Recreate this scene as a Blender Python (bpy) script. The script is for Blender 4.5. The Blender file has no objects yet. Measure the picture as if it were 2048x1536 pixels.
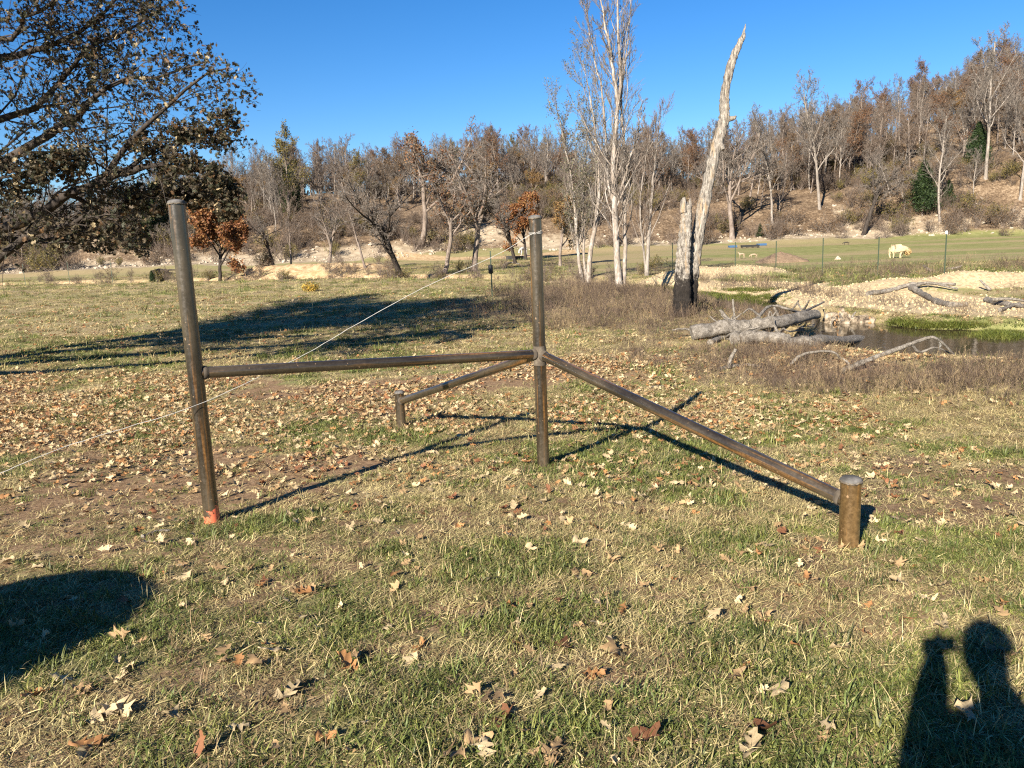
import bpy, bmesh, math
import numpy as np
from mathutils import Matrix, Vector

rng = np.random.default_rng(11)
sc = bpy.context.scene
C = sc.collection

# ------------------------------------------------------------------ camera
F_PX, PITCH, ROLL, CAM_H = 1551.6, 0.17763, -0.0405, 1.581
SUN_AZ, SUN_EL = 0.5225, 0.4547          # direction the shadows run (from +Y to +X), elevation
_F = np.array([0, math.cos(PITCH), -math.sin(PITCH)])
_U0 = np.array([0, math.sin(PITCH), math.cos(PITCH)])
_R0 = np.array([1.0, 0, 0])
_R = math.cos(ROLL) * _R0 + math.sin(ROLL) * _U0
_U = math.cos(ROLL) * _U0 - math.sin(ROLL) * _R0
CAM = np.array([0, 0, CAM_H])
cd = bpy.data.cameras.new('camera')
cd.sensor_fit = 'HORIZONTAL'
cd.sensor_width = 36.0
cd.lens = F_PX / 2048 * 36.0
cd.clip_start = 0.05
cd.clip_end = 4000
cam = bpy.data.objects.new('camera', cd)
m = Matrix.Identity(4)
for i in range(3):
    m[i][0], m[i][1], m[i][2], m[i][3] = _R[i], _U[i], -_F[i], CAM[i]
cam.matrix_world = m
C.objects.link(cam)
sc.camera = cam

# ------------------------------------------------------------------ sky, sun, exposure
w = bpy.data.worlds.new('World')
sc.world = w
w.use_nodes = True
nt = w.node_tree
sky = nt.nodes.new('ShaderNodeTexSky')
sky.sky_type = 'NISHITA'
sky.sun_disc = False
sky.sun_elevation = SUN_EL
sky.sun_rotation = SUN_AZ + math.pi
sky.altitude = 300
sky.air_density = 1.0
sky.dust_density = 0.0
sky.ozone_density = 5.0
bg = nt.nodes['Background']
bg.inputs['Strength'].default_value = 0.05
hs = nt.nodes.new('ShaderNodeHueSaturation')
hs.inputs['Hue'].default_value = 0.506
hs.inputs['Saturation'].default_value = 1.25
hs.inputs['Value'].default_value = 1.0
nt.links.new(sky.outputs[0], hs.inputs['Color'])
nt.links.new(hs.outputs[0], bg.inputs[0])
sl = bpy.data.lights.new('sun', 'SUN')
sl.energy = 5.0
sl.angle = math.radians(0.55)
sl.color = (1.0, 0.92, 0.80)
so = bpy.data.objects.new('sun', sl)
_s = Vector((math.sin(SUN_AZ) * math.cos(SUN_EL), math.cos(SUN_AZ) * math.cos(SUN_EL), -math.sin(SUN_EL)))
so.rotation_euler = _s.to_track_quat('-Z', 'Y').to_euler()
so.location = (-20, -35, 30)
C.objects.link(so)
vs = sc.view_settings
vs.view_transform = 'Standard'
vs.look = 'None'
vs.gamma = 1.0
vs.exposure = 1.6
vs.use_curve_mapping = False
sc.cycles.use_denoising = False
sc.cycles.filter_width = 1.2
sc.cycles.sample_clamp_indirect = 4.0
sc.cycles.max_bounces = 6
sc.cycles.transparent_max_bounces = 4

# ------------------------------------------------------------------ number helpers
def sstep(a, b, x):
    t = np.clip((x - a) / (b - a), 0, 1)
    return t * t * (3 - 2 * t)

def _hash(ix, iy, seed):
    n = (ix.astype(np.int64) * 374761393 + iy.astype(np.int64) * 668265263 + seed * 974634777) & 0x7fffffff
    n = ((n ^ (n >> 13)) * 1274126177) & 0x7fffffff
    return ((n ^ (n >> 16)) & 0xffff) / 65535.0

def vnoise(x, y, seed=0):
    ix, iy = np.floor(x), np.floor(y)
    fx, fy = x - ix, y - iy
    fx = fx * fx * (3 - 2 * fx); fy = fy * fy * (3 - 2 * fy)
    a = _hash(ix, iy, seed); b = _hash(ix + 1, iy, seed); c = _hash(ix, iy + 1, seed); d = _hash(ix + 1, iy + 1, seed)
    return (a * (1 - fx) + b * fx) * (1 - fy) + (c * (1 - fx) + d * fx) * fy

def fbm(x, y, seed=0, o=4):
    s = 0; a = 0.5; t = 0
    for k in range(o):
        s = s + a * vnoise(x * 2 ** k + 17 * k, y * 2 ** k - 9 * k, seed + k); t += a; a *= 0.5
    return s / t

def dseg(x, y, pl):
    """distance to a polyline"""
    best = np.full(np.shape(x), 1e9)
    for (ax, ay), (bx, by) in zip(pl[:-1], pl[1:]):
        vx, vy = bx - ax, by - ay
        t = np.clip(((x - ax) * vx + (y - ay) * vy) / (vx * vx + vy * vy), 0, 1)
        best = np.minimum(best, np.hypot(x - ax - t * vx, y - ay - t * vy))
    return best

# ------------------------------------------------------------------ terrain shape
CREEK = [(24, 11.0), (16, 14.2), (12, 16.6), (9.4, 19.4), (8.6, 24.5), (8.6, 30), (7.6, 37), (5, 46), (-1, 56), (-10, 64), (-22, 70), (-45, 80), (-75, 88), (-120, 92)]
BAR = [(26, 15.5), (18, 18.5), (13.6, 22.5), (11.8, 27.5), (11.2, 33), (10.6, 38)]
RIDGE1 = [(3.9, 45), (6.2, 43.5), (8.6, 43), (11.2, 43.2), (14.3, 44)]
RIDGE2 = [(12.8, 31.5), (16, 29.5), (20, 28), (26, 26.5), (34, 25)]
BERM = [(-24, 77), (-18, 74), (-12, 71.5)]
WATER = -1.0
_ky = np.array([-60, -20, -5, 0, 8, 11, 15, 25, 45, 60, 78, 95, 110, 4000])
_kc = np.array([1.6, 1.0, .34, 0, -.524, -.645, -.68, -.66, -.61, -.55, -.42, -.1, .25, .25])
_kr = np.array([1.6, 1.0, .34, 0, -.524, -.645, -.68, -.66, -.61, -.85, -.75, -.2, .25, .25])
_fy = np.linspace(-60, 240, 1501)
def _smooth(k):
    v = np.interp(_fy, _ky, k); n = 15
    vp = np.pad(v, n, mode='reflect', reflect_type='odd')
    return np.convolve(vp, np.ones(2 * n + 1) / (2 * n + 1), 'valid')
_vc, _vr = _smooth(_kc), _smooth(_kr)
def hillfoot(x):
    return 106 + 4 * np.sin(x * 0.05) + np.where(x < -20, -(x + 20) * -0.05, 0)
def crest(x):
    return np.interp(x, [-200, -110, -80, -46, -20, 0, 30, 46, 75, 100, 140, 260], [6, 6, 7.5, 10.5, 12.3, 13, 11.5, 12, 18, 24, 28, 29])
def zt(x, y):
    x = np.asarray(x, float); y = np.asarray(y, float)
    a = np.interp(y, _fy, _vc); b = np.interp(y, _fy, _vr)
    wr = sstep(.2, .4, x / np.maximum(y, 5))
    z = a * (1 - wr) + b * wr
    z = z + (fbm(x * .35, y * .35, 3, 3) - .5) * .10 * sstep(8, 20, y) + (fbm(x * 1.1, y * 1.1, 5, 3) - .5) * .05
    # shallow swale falling away to the right of the brace
    z = z - .01856 * np.clip(x, 0, 3.5) * np.clip(y - 4, 0, 6) * (1 - sstep(9.8, 14, y)) * (1 - sstep(3.5, 7, x))
    s = y - hillfoot(x)
    H = crest(x)
    prof = .5 * sstep(-2, 17, s) + .5 * sstep(8, 52, s)
    z = z + H * prof * (1 + .35 * (fbm(x * .05, y * .05, 21, 3) - .5)) + sstep(0, 15, s) * (fbm(x * .22, y * .22, 23, 3) - .5) * 2.2
    z = z - np.maximum(0, s - 85) * .05
    # pale foot bank
    z = z + .9 * np.exp(-((s + 1) / 3.2) ** 2) * (fbm(x * .12, y * .02, 31, 3))
    # gravel bar, ridges, berm
    bar = 1 - sstep(1.6, 4.2, dseg(x, y, BAR) + (fbm(x * .5, y * .5, 8, 2) - .5) * 1.6)
    z = z * (1 - bar) + (-.86 + (fbm(x * .6, y * .6, 9, 3) - .5) * .25) * bar
    n1 = fbm(x * .7, y * .7, 12, 3)
    z = np.maximum(z, -.75 + .62 * np.exp(-(dseg(x, y, RIDGE1) / 1.5) ** 2) * (.55 + .9 * n1))
    z = z + .55 * np.exp(-(dseg(x, y, RIDGE2) / 1.7) ** 2) * (.25 + 1.3 * n1) * sstep(12.5, 16, x)
    z = z + 1.0 * np.exp(-(dseg(x, y, BERM) / 2.2) ** 2) * (.7 + .5 * n1)
    # creek channel
    dc = dseg(x, y, CREEK)
    hw = np.interp(y, [10, 15, 17, 18.5, 20.5, 26, 34, 42, 60, 90], [3.4, 2.8, 2.3, 1.5, .8, .8, 1.3, 1.8, 1.6, 1.6]) + (fbm(x * .8, y * .8, 15, 2) - .5) * 1.0
    ch = 1 - sstep(hw * .55, hw + np.where(y < 19, 2.8, 1.2), dc)
    z = z * (1 - ch) + np.minimum(z, -1.45) * ch
    return z

def ray(px, py):
    return _F + _R * ((px - 1024) / F_PX) - _U * ((py - 768) / F_PX)
def pxd(px, py, d):
    """point at forward distance d (world y) on the pixel's ray"""
    r = ray(px, py)
    return CAM + r * (d / r[1])
def gp(px, py, tmax=400):
    """first hit of the pixel's ray on the terrain"""
    r = ray(px, py)
    t = np.concatenate([np.linspace(1.5, 30, 1500), np.linspace(30, tmax, 4000)])
    P = CAM + t[:, None] * r
    below = P[:, 2] < zt(P[:, 0], P[:, 1])
    i = int(np.argmax(below)) if below.any() else len(t) - 1
    p = P[i].copy(); p[2] = float(zt(p[0], p[1]))
    return p
def gpy(px, d):
    """ground point under image column px at forward distance d"""
    z = -.5
    for _ in range(4):
        hy = 490 - .0405 * (px - 1013)
        p = CAM + ray(px, hy) * (d / ray(px, hy)[1])
    return np.array([p[0], d, float(zt(p[0], d))])
def project(P):
    v = np.asarray(P, float) - CAM
    z = v @ _F
    return 1024 + F_PX * (v @ _R) / z, 768 - F_PX * (v @ _U) / z, z

# ------------------------------------------------------------------ mesh helpers
class MB:
    def __init__(s):
        s.paths = {}; s.V = []; s.Q = []; s.T = []; s.Cc = []; s.n = 0; s.smooth = True
    def raw(s, v, q=None, t=None, col=None):
        v = np.asarray(v, float).reshape(-1, 3)
        s.V.append(v)
        if q is not None and len(q): s.Q.append(np.asarray(q).reshape(-1, 4) + s.n)
        if t is not None and len(t): s.T.append(np.asarray(t).reshape(-1, 3) + s.n)
        s.Cc.append(np.broadcast_to(np.asarray((1, 1, 1) if col is None else col, float), (len(v), 3)))
        s.n += len(v)
    def tubes(s, P, Rd, sides=6, cap=False, col=None):
        """P (N,n,3) centre lines, Rd (N,n) radii"""
        P = np.asarray(P, float); Rd = np.asarray(Rd, float)
        if P.ndim == 2: P = P[None]; Rd = Rd[None]
        N, n, _ = P.shape
        if N == 0: return
        T = np.gradient(P, axis=1); T /= np.linalg.norm(T, axis=2, keepdims=True) + 1e-9
        m = np.abs(T.mean(1)); ref = np.eye(3)[np.argmin(m, axis=1)][:, None, :]
        A = np.cross(T, ref); A /= np.linalg.norm(A, axis=2, keepdims=True) + 1e-9
        B = np.cross(T, A)
        th = np.arange(sides) * 2 * np.pi / sides
        v = P[:, :, None, :] + Rd[:, :, None, None] * (A[:, :, None, :] * np.cos(th)[None, None, :, None] + B[:, :, None, :] * np.sin(th)[None, None, :, None])
        i = np.arange(n - 1)[:, None]; j = np.arange(sides)[None, :]; j2 = (j + 1) % sides
        q = np.stack([i * sides + j, i * sides + j2, (i + 1) * sides + j2, (i + 1) * sides + j], -1).reshape(-1, 4)
        q = (q[None] + (np.arange(N) * n * sides)[:, None, None]).reshape(-1, 4)
        c = None
        if col is not None: c = np.repeat(np.asarray(col).reshape(N, -1, 3) * np.ones((N, n, 3)), sides, axis=1).reshape(-1, 3)
        s.raw(v, q=q, col=c)
        if cap:
            for k in range(N):
                for e in (0, n - 1):
                    ring = v[k, e]
                    s.raw(np.vstack([ring, P[k, e][None]]), t=[[a, (a + 1) % sides, sides] for a in range(sides)], col=None if c is None else c[0])
    def stamp(s, tv, tt, pos, rot, scl, col=None):
        """copies of template (tv,tt) at pos with 3x3 rot (N,3,3), scale (N,)"""
        N = len(pos); k = len(tv)
        v = np.einsum('nij,kj->nki', rot, tv) * np.asarray(scl)[:, None, None] + np.asarray(pos)[:, None, :]
        t = (np.asarray(tt)[None] + (np.arange(N) * k)[:, None, None]).reshape(-1, 3)
        c = None if col is None else np.repeat(np.asarray(col), k, axis=0)
        s.raw(v, t=t, col=c)
    def mesh(s, name, mat, colors=False, smooth=True):
        me = bpy.data.meshes.new(name)
        V = np.concatenate(s.V); nq = sum(map(len, s.Q)); ntr = sum(map(len, s.T))
        loops = []
        if nq: loops.append(np.concatenate(s.Q).ravel())
        if ntr: loops.append(np.concatenate(s.T).ravel())
        loops = np.concatenate(loops).astype(np.int32)
        me.vertices.add(len(V)); me.vertices.foreach_set('co', V.astype(np.float32).ravel())
        me.loops.add(len(loops)); me.loops.foreach_set('vertex_index', loops)
        me.polygons.add(nq + ntr)
        ls = np.concatenate([np.arange(nq) * 4, nq * 4 + np.arange(ntr) * 3]).astype(np.int32)
        me.polygons.foreach_set('loop_start', ls)
        me.update(calc_edges=True)
        me.polygons.foreach_set('use_smooth', np.full(nq + ntr, smooth))
        if colors:
            a = me.color_attributes.new('col', 'FLOAT_COLOR', 'POINT')
            c = np.concatenate(s.Cc); c = np.hstack([c, np.ones((len(c), 1))]).astype(np.float32)
            a.data.foreach_set('color', c.ravel())
        me.materials.append(mat)
        return me
    def obj(s, name, mat, parent=None, colors=False, smooth=True):
        o = bpy.data.objects.new(name, s.mesh(name, mat, colors, smooth))
        C.objects.link(o)
        if parent: o.parent = parent
        return o

def tag(o, label=None, cat=None, group=None, kind=None):
    if label: o['label'] = label
    if cat: o['category'] = cat
    if group: o['group'] = group
    if kind: o['kind'] = kind
    return o
def empty(name, loc, label, cat, group=None, rz=0.0):
    o = bpy.data.objects.new(name, None)
    o.empty_display_size = .2
    o.location = [float(a) for a in loc]; o.rotation_euler = (0, 0, rz)
    C.objects.link(o)
    return tag(o, label, cat, group)
def copy_tree(o, parent=None):
    c = o.copy(); C.objects.link(c); c.parent = parent
    for ch in o.children: copy_tree(ch, c)
    return c
def rotz(a):
    c, s = np.cos(a), np.sin(a); z = np.zeros_like(a); o = np.ones_like(a)
    return np.stack([np.stack([c, -s, z], -1), np.stack([s, c, z], -1), np.stack([z, z, o], -1)], -2)
def randrot(n, rg, flat=None):
    """random orientations; flat = max tilt in radians"""
    a = rg.uniform(0, 2 * np.pi, n)
    b = rg.uniform(0, 2 * np.pi, n)
    t = np.arccos(rg.uniform(-1, 1, n)) if flat is None else np.abs(rg.normal(0, flat, n))
    ax = np.stack([np.cos(b), np.sin(b), 0 * b], -1)
    K = np.zeros((n, 3, 3)); K[:, 0, 1] = -ax[:, 2]; K[:, 0, 2] = ax[:, 1]; K[:, 1, 0] = ax[:, 2]; K[:, 1, 2] = -ax[:, 0]; K[:, 2, 0] = -ax[:, 1]; K[:, 2, 1] = ax[:, 0]
    Rm = np.eye(3)[None] + np.sin(t)[:, None, None] * K + (1 - np.cos(t))[:, None, None] * (K @ K)
    return Rm @ rotz(a)
def spline(pts, n):
    """Catmull-Rom resample of (m,k)"""
    p = np.asarray(pts, float); m_ = len(p)
    q = np.vstack([2 * p[0] - p[1], p, 2 * p[-1] - p[-2]])
    u = np.linspace(0, m_ - 1 - 1e-6, n); i = u.astype(int); t = (u - i)[:, None]
    a, b, c, d = q[i], q[i + 1], q[i + 2], q[i + 3]
    return .5 * (2 * b + (c - a) * t + (2 * a - 5 * b + 4 * c - d) * t ** 2 + (3 * b - a - 3 * c + d) * t ** 3)

# ------------------------------------------------------------------ materials
class NT:
    def __init__(s, name):
        s.m = bpy.data.materials.new(name); s.m.use_nodes = True
        s.t = s.m.node_tree; s.N = s.t.nodes; s.b = s.N['Principled BSDF']
    def n(s, typ, **kw):
        x = s.N.new('ShaderNode' + typ)
        for k, v in kw.items(): setattr(x, k, v)
        return x
    def l(s, a, b): s.t.links.new(a, b)
    def noise(s, scale, detail=4, rough=.6, vec=None, dist=0.0):
        x = s.n('TexNoise'); x.inputs['Scale'].default_value = scale; x.inputs['Detail'].default_value = detail
        x.inputs['Roughness'].default_value = rough; x.inputs['Distortion'].default_value = dist
        if vec is not None: s.l(vec, x.inputs['Vector'])
        return x.outputs['Fac']
    def ramp(s, fac, stops):
        r = s.n('ValToRGB'); e = r.color_ramp.elements
        while len(e) < len(stops): e.new(.5)
        for el, (p, c) in zip(e, stops):
            el.position = p; el.color = (*c, 1) if len(c) == 3 else c
        s.l(fac, r.inputs['Fac']); return r.outputs['Color']
    def mix(s, fac, a, b, mode='MIX'):
        x = s.n('Mix'); x.data_type = 'RGBA'; x.blend_type = mode
        for sock, v in ((x.inputs['Factor'], fac), (x.inputs['A'] if False else x.inputs[6], a), (x.inputs[7], b)):
            if isinstance(v, (int, float)): sock.default_value = v
            elif isinstance(v, tuple): sock.default_value = (*v, 1) if len(v) == 3 else v
            else: s.l(v, sock)
        return x.outputs[2]
    def math(s, op, a, b=None, clamp=False):
        x = s.n('Math'); x.operation = op; x.use_clamp = clamp
        for i, v in enumerate((a, b)):
            if v is None: continue
            if isinstance(v, (int, float)): x.inputs[i].default_value = v
            else: s.l(v, x.inputs[i])
        return x.outputs[0]
    def coord(s, which='Object', scale=None):
        c = s.n('TexCoord').outputs[which]
        if scale is not None:
            mp = s.n('Mapping'); mp.inputs['Scale'].default_value = scale; s.l(c, mp.inputs['Vector']); return mp.outputs[0]
        return c
    def attr(s, name, typ='GEOMETRY'):
        a = s.n('Attribute'); a.attribute_name = name; a.attribute_type = typ; return a
    def bump(s, h, strength=.5, dist=.02):
        b = s.n('Bump'); b.inputs['Strength'].default_value = strength; b.inputs['Distance'].default_value = dist
        s.l(h, b.inputs['Height']); s.l(b.outputs[0], s.b.inputs['Normal'])
    def fin(s, col=None, rough=.85, spec=.25, metal=0.0):
        if col is not None:
            if isinstance(col, tuple): s.b.inputs['Base Color'].default_value = (*col, 1)
            else: s.l(col, s.b.inputs['Base Color'])
        if isinstance(rough, (int, float)): s.b.inputs['Roughness'].default_value = rough
        else: s.l(rough, s.b.inputs['Roughness'])
        s.b.inputs['Specular IOR Level'].default_value = spec
        s.b.inputs['Metallic'].default_value = metal
        return s.m

def mat_bark(name, dark, mid, light, scale=6.0, stretch=.25, bstr=.6):
    t = NT(name)
    v = t.coord('Object', (1, 1, stretch))
    a = t.noise(scale, 5, .65, v)
    b = t.noise(scale * 4, 4, .7, v)
    f = t.math('ADD', t.math('MULTIPLY', a, .65), t.math('MULTIPLY', b, .35))
    c = t.ramp(f, [(.32, dark), (.5, mid), (.68, light)])
    t.bump(b, bstr, .03)
    return t.fin(c, .9, .15)
M = {}
M['bark'] = mat_bark('bark', (.06, .045, .035), (.16, .125, .10), (.27, .225, .185))
M['bark_pale'] = mat_bark('bark_pale', (.10, .08, .065), (.21, .18, .15), (.33, .29, .25))
M['bark_dark'] = mat_bark('bark_dark', (.014, .011, .009), (.040, .032, .026), (.085, .070, .058))
M['twig_grey'] = mat_bark('twig_grey', (.08, .066, .055), (.14, .118, .098), (.205, .175, .147))
M['twig_brown'] = mat_bark('twig_brown', (.075, .055, .042), (.13, .097, .074), (.185, .14, .108))
M['bark_white'] = mat_bark('bark_white', (.20, .17, .14), (.48, .44, .385), (.66, .62, .56), 5, .35, .35)

def mat_leaf(name, src='col', typ='GEOMETRY', rough=.6, transl=.35, spec=.35):
    t = NT(name)
    if src == 'object':
        c = t.n('ObjectInfo').outputs['Color']
    else:
        c = t.attr(src, typ).outputs['Color']
    nz = t.noise(38, 3, .6, t.coord('Object'))
    c2 = t.mix(1.0, c, t.ramp(nz, [(.3, (.72, .68, .62)), (.7, (1.12, 1.1, 1.08))]), 'MULTIPLY')
    t.l(c2, t.b.inputs['Base Color']); t.b.inputs['Roughness'].default_value = rough
    t.b.inputs['Specular IOR Level'].default_value = spec
    if transl:
        tr = t.n('BsdfTranslucent'); t.l(c2, tr.inputs['Color'])
        mx = t.n('MixShader'); mx.inputs[0].default_value = transl
        t.l(t.b.outputs[0], mx.inputs[1]); t.l(tr.outputs[0], mx.inputs[2])
        t.l(mx.outputs[0], t.N['Material Output'].inputs['Surface'])
    return t.m
M['leaf'] = mat_leaf('leaf_foliage', transl=.3)
M['blade'] = mat_leaf('grass_blade', 'tint', 'INSTANCER', .55, .25, .3)
M['litter'] = mat_leaf('fallen_leaf_litter', 'tint', 'INSTANCER', .7, .15, .2)
M['fallen'] = mat_leaf('fallen_leaf', 'object', 'GEOMETRY', .65, .15, .25)

def mat_ground():
    t = NT('ground_surface')
    P = t.n('NewGeometry').outputs['Position']
    z1 = t.n('SeparateColor'); t.l(t.attr('zone_a').outputs['Color'], z1.inputs[0])
    z2 = t.n('SeparateColor'); t.l(t.attr('zone_b').outputs['Color'], z2.inputs[0])
    dirt, green, gravel = z1.outputs
    litter, rock, orange = z2.outputs
    n1 = t.noise(9, 6, .7, P); n2 = t.noise(60, 4, .7, P); n3 = t.noise(1.3, 5, .6, P); n4 = t.noise(25, 5, .75, P)
    straw = t.ramp(n4, [(.3, (.10, .072, .036)), (.5, (.26, .20, .105)), (.72, (.45, .36, .205))])
    soil = t.ramp(n4, [(.3, (.085, .05, .027)), (.5, (.205, .130, .072)), (.72, (.36, .25, .145))])
    grn = t.ramp(t.mix(.5, n4, n3), [(.3, (.075, .085, .025)), (.5, (.175, .175, .062)), (.72, (.30, .285, .125))])
    def edge(a, nz, k=1.0):
        return t.math('MULTIPLY_ADD' if False else 'ADD', a, t.math('MULTIPLY', t.math('SUBTRACT', nz, .5), k), True)
    def sharp(x, lo=.35, hi=.65):
        mr = t.n('MapRange'); mr.inputs['From Min'].default_value = lo; mr.inputs['From Max'].default_value = hi; t.l(x, mr.inputs['Value']); return mr.outputs[0]
    c = t.mix(sharp(edge(dirt, n1, 1.2)), straw, soil)
    c = t.mix(sharp(edge(green, n1, 1.3), .3, .7), c, grn)
    nl = t.math('ADD', t.math('MULTIPLY', t.noise(3.0, 6, .75, P), .7), t.math('MULTIPLY', t.noise(.35, 4, .6, P), .3))
    lit = t.ramp(nl, [(.36, (.03, .022, .015)), (.46, (.095, .064, .039)), (.54, (.165, .115, .071)), (.64, (.31, .235, .155))])
    c = t.mix(sharp(edge(litter, n3, .6)), c, lit)
    vor = t.n('TexVoronoi'); vor.inputs['Scale'].default_value = 9; t.l(P, vor.inputs['Vector'])
    peb = t.ramp(vor.outputs['Distance'], [(0.0, (.48, .375, .225)), (.45, (.38, .29, .165)), (.8, (.20, .14, .075))])
    peb = t.mix(.35, peb, t.ramp(n1, [(.3, (.36, .27, .155)), (.7, (.57, .465, .30))]))
    c = t.mix(sharp(edge(gravel, n1, .9)), c, peb)
    v2 = t.n('TexVoronoi'); v2.inputs['Scale'].default_value = 1.1; t.l(P, v2.inputs['Vector'])
    rk = t.mix(.5, t.ramp(v2.outputs['Distance'], [(0, (.42, .345, .245)), (.5, (.30, .235, .16)), (.8, (.14, .10, .06))]), t.ramp(n4, [(.3, (.20, .15, .095)), (.7, (.42, .35, .25))]))
    c = t.mix(sharp(edge(rock, t.noise(.9, 6, .75, P), 1.3)), c, rk)
    orc = t.ramp(t.noise(2.2, 6, .75, P), [(.32, (.16, .095, .045)), (.5, (.36, .25, .135)), (.68, (.50, .39, .245))])
    c = t.mix(sharp(edge(orange, n1, .8)), c, orc)
    wet = t.n('SeparateXYZ'); t.l(P, wet.inputs[0])
    h = t.math('ADD', t.math('MULTIPLY', n4, .6), t.math('MULTIPLY', n2, .4))
    t.bump(h, .55, .03)
    return t.fin(c, .95, .1)
M['ground'] = mat_ground()

def mat_water():
    t = NT('creek_water')
    P = t.n('NewGeometry').outputs['Position']
    t.bump(t.noise(3.2, 3, .5, P), .05, .05)
    return t.fin((.045, .035, .018), .06, .5)
M['water'] = mat_water()

def mat_stone(name, a, b, c):
    t = NT(name)
    o = t.n('ObjectInfo').outputs['Random']
    nz = t.noise(7, 5, .65, t.coord('Object'))
    col = t.ramp(nz, [(.3, a), (.5, b), (.7, c)])
    t.bump(t.noise(30, 4, .6, t.coord('Object')), .4, .01)
    return t.fin(col, .9, .2)
M['gravel'] = mat_stone('gravel_stone', (.29, .215, .115), (.41, .315, .18), (.50, .405, .255))
M['limestone'] = mat_stone('limestone', (.22, .17, .12), (.34, .28, .21), (.44, .375, .29))

def mat_pipe(name, paint=False, rustiness=.6, gold=0.0):
    t = NT(name)
    v = t.coord('Object', (1, 1, .18)); vo = t.coord('Object')
    a = t.noise(7, 5, .6, v); b = t.noise(45, 4, .7, vo); s_ = t.noise(19, 4, .6, t.coord('Object', (1, 1, .04)))
    base = t.ramp(t.math('ADD', t.math('MULTIPLY', a, .86), t.math('MULTIPLY', b, .14)), [(.34, (.012, .009, .006)), (.48, (.034, .026, .016)), (.6, (.070, .053, .033)), (.7, (.125, .096, .062))])
    rust = t.ramp(b, [(.3, (.12, .05, .012)), (.7, (.34, .155, .035))])
    mr = t.n('MapRange'); mr.inputs['From Min'].default_value = .54; mr.inputs['From Max'].default_value = .66
    t.l(s_, mr.inputs['Value'])
    c = t.mix(t.math('MULTIPLY', mr.outputs[0], rustiness), base, rust)
    if gold: c = t.mix(t.math('MULTIPLY', t.ramp(a, [(.3, (.5,) * 3), (.6, (1.0,) * 3)]), gold), c, t.ramp(b, [(.3, (.10, .052, .014)), (.7, (.27, .15, .042))]))
    spot = t.n('MapRange'); spot.inputs['From Min'].default_value = .70; spot.inputs['From Max'].default_value = .76
    t.l(t.noise(28, 2, .5, vo), spot.inputs['Value'])
    c = t.mix(t.math('MULTIPLY', spot.outputs[0], .6), c, (.42, .27, .15))
    if paint:
        sx = t.n('SeparateXYZ'); t.l(vo, sx.inputs[0])
        hgt = t.math('ADD', sx.outputs[2], t.math('MULTIPLY', t.math('SUBTRACT', t.noise(26, 3, .6, vo), .5), .34))
        hi = t.math('ADD', hgt, t.math('MULTIPLY', sx.outputs[0], -.9))
        pm = t.n('MapRange'); pm.inputs['From Min'].default_value = .085; pm.inputs['From Max'].default_value = .07
        t.l(hi, pm.inputs['Value'])
        c = t.mix(pm.outputs[0], c, (.72, .16, .08))
    rr = t.ramp(b, [(.3, (.20,) * 3), (.7, (.42,) * 3)])
    t.b.inputs['Coat Weight'].default_value = .35; t.b.inputs['Coat Roughness'].default_value = .18
    t.bump(b, .05, .003)
    return t.fin(c, rr, .6, .15)
M['pipe'] = mat_pipe('steel_pipe')
M['pipe_paint'] = mat_pipe('steel_pipe_painted_foot', True)
M['pipe_rusty'] = mat_pipe('steel_pipe_rusty', False, 1.0, .45)
M['weld'] = mat_stone('weld_scale', (.04, .032, .023), (.085, .068, .05), (.16, .135, .10))
M['capm'] = mat_stone('cap_steel', (.025, .024, .022), (.07, .066, .06), (.15, .14, .13))
def mat_plain(name, col, rough=.8, spec=.3, var=.25):
    t = NT(name)
    nz = t.noise(14, 4, .6, t.coord('Object'))
    lo = tuple(x * (1 - var) for x in col); hi = tuple(min(1, x * (1 + var)) for x in col)
    return t.fin(t.ramp(nz, [(.3, lo), (.7, hi)]), rough, spec)
M['string'] = mat_plain('twine', (.42, .40, .36), .7)
M['tpost'] = mat_plain('green_post_paint', (.035, .05, .03), .6)
M['white'] = mat_plain('white_paint', (.75, .73, .68), .6)
M['black'] = mat_plain('black_plastic', (.02, .02, .02), .5)
M['blue'] = mat_plain('blue_plastic', (.035, .085, .17), .45)
M['silver'] = mat_plain('galvanised', (.5, .5, .48), .45)
M['wool'] = mat_plain('cream_coat', (.42, .335, .20), .95, .1)
M['wool_tan'] = mat_plain('tan_mane', (.42, .28, .13), .95, .1)
M['hide_dark'] = mat_plain('dark_hide', (.03, .025, .02), .8)
M['hide_tan'] = mat_plain('tan_hide', (.28, .21, .14), .9)
M['hide_white'] = mat_plain('white_hide', (.40, .37, .33), .9)
M['hay'] = mat_plain('hay', (.42, .32, .16), .95)
M['cloth'] = mat_plain('denim', (.06, .08, .14), .9)
M['shirt'] = mat_plain('shirt', (.20, .19, .17), .9)
M['skin'] = mat_plain('skin', (.55, .36, .27), .6)
M['hair'] = mat_plain('hair', (.06, .04, .025), .8)
M['dirtpile'] = mat_stone('dirt_pile', (.10, .068, .042), (.16, .11, .07), (.22, .155, .10))

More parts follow.
